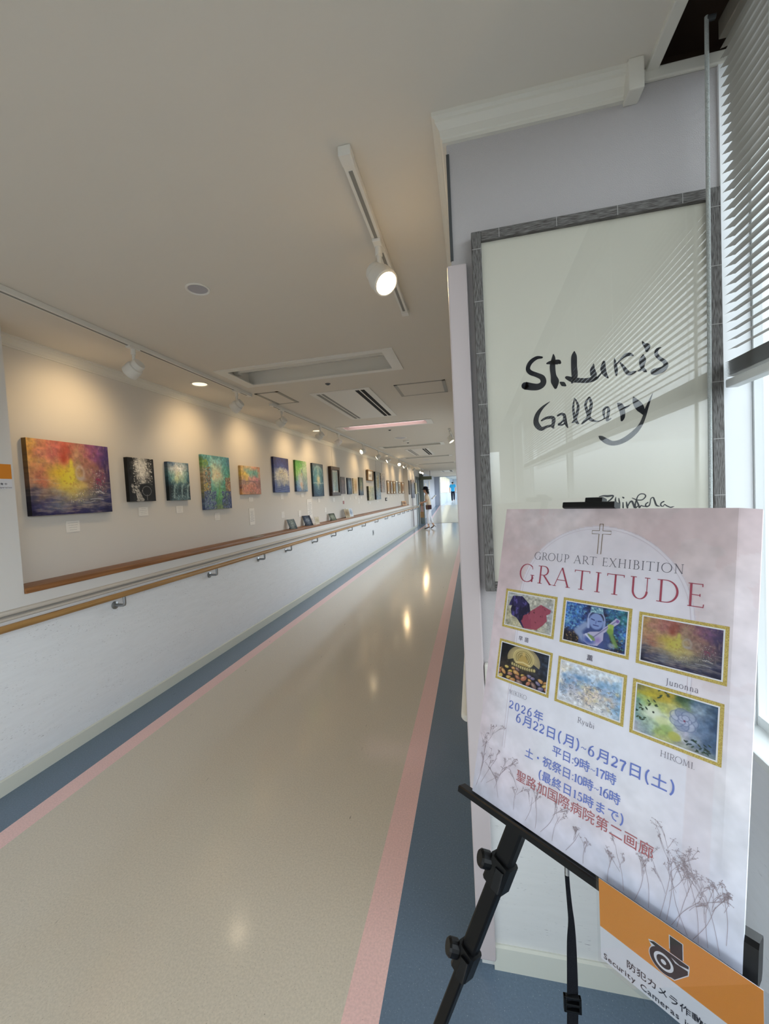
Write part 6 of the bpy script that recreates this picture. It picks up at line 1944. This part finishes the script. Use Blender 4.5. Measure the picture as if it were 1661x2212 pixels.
skin('hair', dict(a=(-.03, 0, 1.53, .082, .078), b=(-.005, 0, 1.45, .062, .066), c=(.035, 0, 1.38, .042), d=(.06, 0, 1.33, .022)), [('a', 'b'), ('b', 'c'), ('c', 'd')], 'a', hair_m, wo)
# the bags she carries
hb = thing('handbag', 'dark red-brown shoulder bag at the hip of the woman in the hat', 'handbag', (-1.665, 15.36, .765))
MB().box((-.105, -.045, 0), (.115, .045, .165), bev=.012).build('bag_body', mat('maroon_leather', '3a1c20', 0.4, 0.4), hb)
MB().box((-.108, -.05, .07), (.118, -.044, .168), bev=.006).build('flap', mat('maroon_leather_flap', '42222a', 0.4, 0.4), hb)
f = MB().tube([(-.09, .0, .15), (-.06, .02, .38), (.0, .06, .585), (.03, .12, .60), (.05, .16, .52), (.09, .05, .30), (.10, .0, .15)], .010, 8)
f.build('strap', M['cord'], hb, True)
MB().box((-.06, -.053, .0), (-.048, -.044, .16)).build('gilt_strip', M['gold'], hb)
tb = thing('tote_bag', 'long pinkish and tan tote bag hanging from the hand of the woman in the hat', 'bag', (-1.955, 15.66, .44))
f = MB()
f.box((-.075, -.05, .0), (.07, .05, .235), 0, .02).box((-.05, -.045, .22), (.06, .045, .46), 1, .02)
f.build('bag_body', [mat('tan_paper', '9a7c58', 0.7, 0.2), mat('pink_grey_cloth', 'b89c94', 0.8, 0.2)], tb)
f = MB()
for y in (-.03, .03):
    f.tube([(-.03, y, .45), (-.015, y * .4, .57), (.0, 0, .60), (.015, y * .4, .57), (.04, y, .45)], .006, 8)
f.build('handle', mat('tan_handle', '8a6a4c', 0.6, 0.3), tb, True)

# man seen from behind on the bridge (his front is +y)
mn = thing('person', 'man in a bright blue shirt and dark trousers walking away on the bridge', 'person', (-1.55, 33.0, ZB))
J = dict(pelvis=(0, 0, .90, .125, .10), waist=(0, 0, 1.05, .12, .095), chest=(0, .0, 1.25, .145, .11), neckb=(0, 0, 1.40, .06), neck=(0, .01, 1.46, .052), head=(0, .02, 1.54, .078, .088), crown=(0, .01, 1.62, .078, .085),
         lsh=(-.18, 0, 1.36, .058), lel=(-.235, -.02, 1.10, .042), lwr=(-.245, .04, .87, .030), rsh=(.18, 0, 1.36, .058), rel=(.23, -.06, 1.10, .042), rwr=(.22, .06, .90, .030),
         lhip=(-.09, 0, .84, .09), lkn=(-.085, .05, .49, .062), lcalf=(-.085, .02, .36, .056), lan=(-.08, -.02, .09, .038), lball=(-.085, .08, .04, .036), ltoe=(-.085, .14, .03, .026),
         rhip=(.09, 0, .84, .09), rkn=(.085, -.02, .49, .062), rcalf=(.085, -.10, .36, .056), ran=(.08, -.20, .13, .038), rball=(.085, -.12, .045, .036), rtoe=(.085, -.06, .03, .026))
Ed = [('pelvis', 'waist'), ('waist', 'chest'), ('chest', 'neckb'), ('neckb', 'neck'), ('neck', 'head'), ('head', 'crown'), ('chest', 'lsh'), ('lsh', 'lel'), ('lel', 'lwr'), ('chest', 'rsh'), ('rsh', 'rel'), ('rel', 'rwr')]
for s in 'lr':
    Ed += [('pelvis', s + 'hip'), (s + 'hip', s + 'kn'), (s + 'kn', s + 'calf'), (s + 'calf', s + 'an'), (s + 'an', s + 'ball'), (s + 'ball', s + 'toe')]
fingers(J, Ed, 'lh', J['lwr'][:3], 'lwr', (0, .15, -1), (.3, 1, 0), (.7, .4, -.2), .008)
fingers(J, Ed, 'rh', J['rwr'][:3], 'rwr', (0, .15, -1), (-.3, 1, 0), (-.7, .4, -.2), .008)
J['nose'] = (0, .118, 1.535, .014)
J['chin'] = (0, .09, 1.48, .030)
Ed += [('head', 'nose'), ('head', 'chin')]
body = skin('body', slim(J), Ed, 'pelvis', skin_m, mn)
f = MB()
for s in (-1, 1):
    f.lathe([(0, -.006), (.013, -.004), (.017, .0), (.013, .007), (0, .009)], (s * .080, .02, 1.54), (s, -.2, 0), 12)
    f.lathe([(0, .004), (.009, .002), (.010, 0)], (s * .03, .105, 1.56), (s * .4, 1, 0), 10, 1)
f.build('face_details', [skin_m, hair_m], body, True)
top = grow(['waist', 'chest', 'lsh', 'rsh'], 1.0, .02)
top['hip'] = (0, 0, .94, .155, .120)
top['hem'] = (0, 0, .80, .160, .125)
top['neckb'] = (0, 0, 1.40, .07)
for s in 'lr':
    a, b = Vector(J[s + 'sh'][:3]), Vector(J[s + 'el'][:3])
    top[s + 'slv'] = (*(a + (b - a) * .75), .062)
skin('shirt', top, [('hem', 'hip'), ('hip', 'waist'), ('waist', 'chest'), ('chest', 'neckb'), ('chest', 'lsh'), ('chest', 'rsh'), ('lsh', 'lslv'), ('rsh', 'rslv')], 'chest', mat('bright_blue_cotton', '3aa6de', 0.8, 0.2), mn)
tr = grow(['lhip', 'rhip', 'lkn', 'rkn', 'lcalf', 'rcalf'], 1.0, .014)
tr['belt'] = (0, 0, 1.02, .115, .095)
tr['pelvis'] = (0, 0, .92, .130, .105)
tr['lhip'], tr['rhip'] = (-.078, 0, .78, .094), (.078, 0, .78, .094)
tr['lhem'], tr['rhem'] = (-.08, -.015, .11, .052), (.08, -.19, .15, .052)
skin('trousers', tr, [('belt', 'pelvis'), ('pelvis', 'lhip'), ('pelvis', 'rhip'), ('lhip', 'lkn'), ('rhip', 'rkn'), ('lkn', 'lcalf'), ('rkn', 'rcalf'), ('lcalf', 'lhem'), ('rcalf', 'rhem')], 'pelvis', mat('navy_trousers', '161a2c', 0.8, 0.2), mn)
skin('hair', dict(a=(0, .0, 1.615, .088, .094), b=(0, -.02, 1.55, .082, .075), c=(0, -.02, 1.49, .06, .05)), [('a', 'b'), ('b', 'c')], 'a', hair_m, mn)
for s in 'lr':
    a, b, t_ = J[s + 'an'], J[s + 'ball'], J[s + 'toe']
    skin('shoe', dict(h=(a[0], a[1] - .03, a[2] - .035, .042), b=(b[0], b[1], b[2], .046, .036), t=(t_[0], t_[1] + .02, t_[2], .032, .026)), [('h', 'b'), ('b', 't')], 'b', mat('white_trainers', 'e2e2e6', 0.6, 0.3), mn)

# ------------------------------------------------------------------ vertical blinds along the bridge windows
t = thing('vertical_blind', 'cream and white vertical blinds along the left of the bridge', 'window blind', (-2.06, YP + 0.3, 1.37))
f = MB().box((-0.03, 0, 1.19), (0.03, 12.0, 1.23))
f.build('head_rail', M['alu'], t)
for mi, key in ((0, 'curtain'), (1, 'curtainw')):
    f = MB()
    for k in range(48):
        if (k // 2) % 2 != mi:
            continue
        y = 0.02 + k * 0.25
        f.face([(0.03, y, 0.02), (-0.01, y + 0.265, 0.02), (-0.01, y + 0.265, 1.2), (0.03, y, 1.2)])
    f.build('slats', M[key], t)
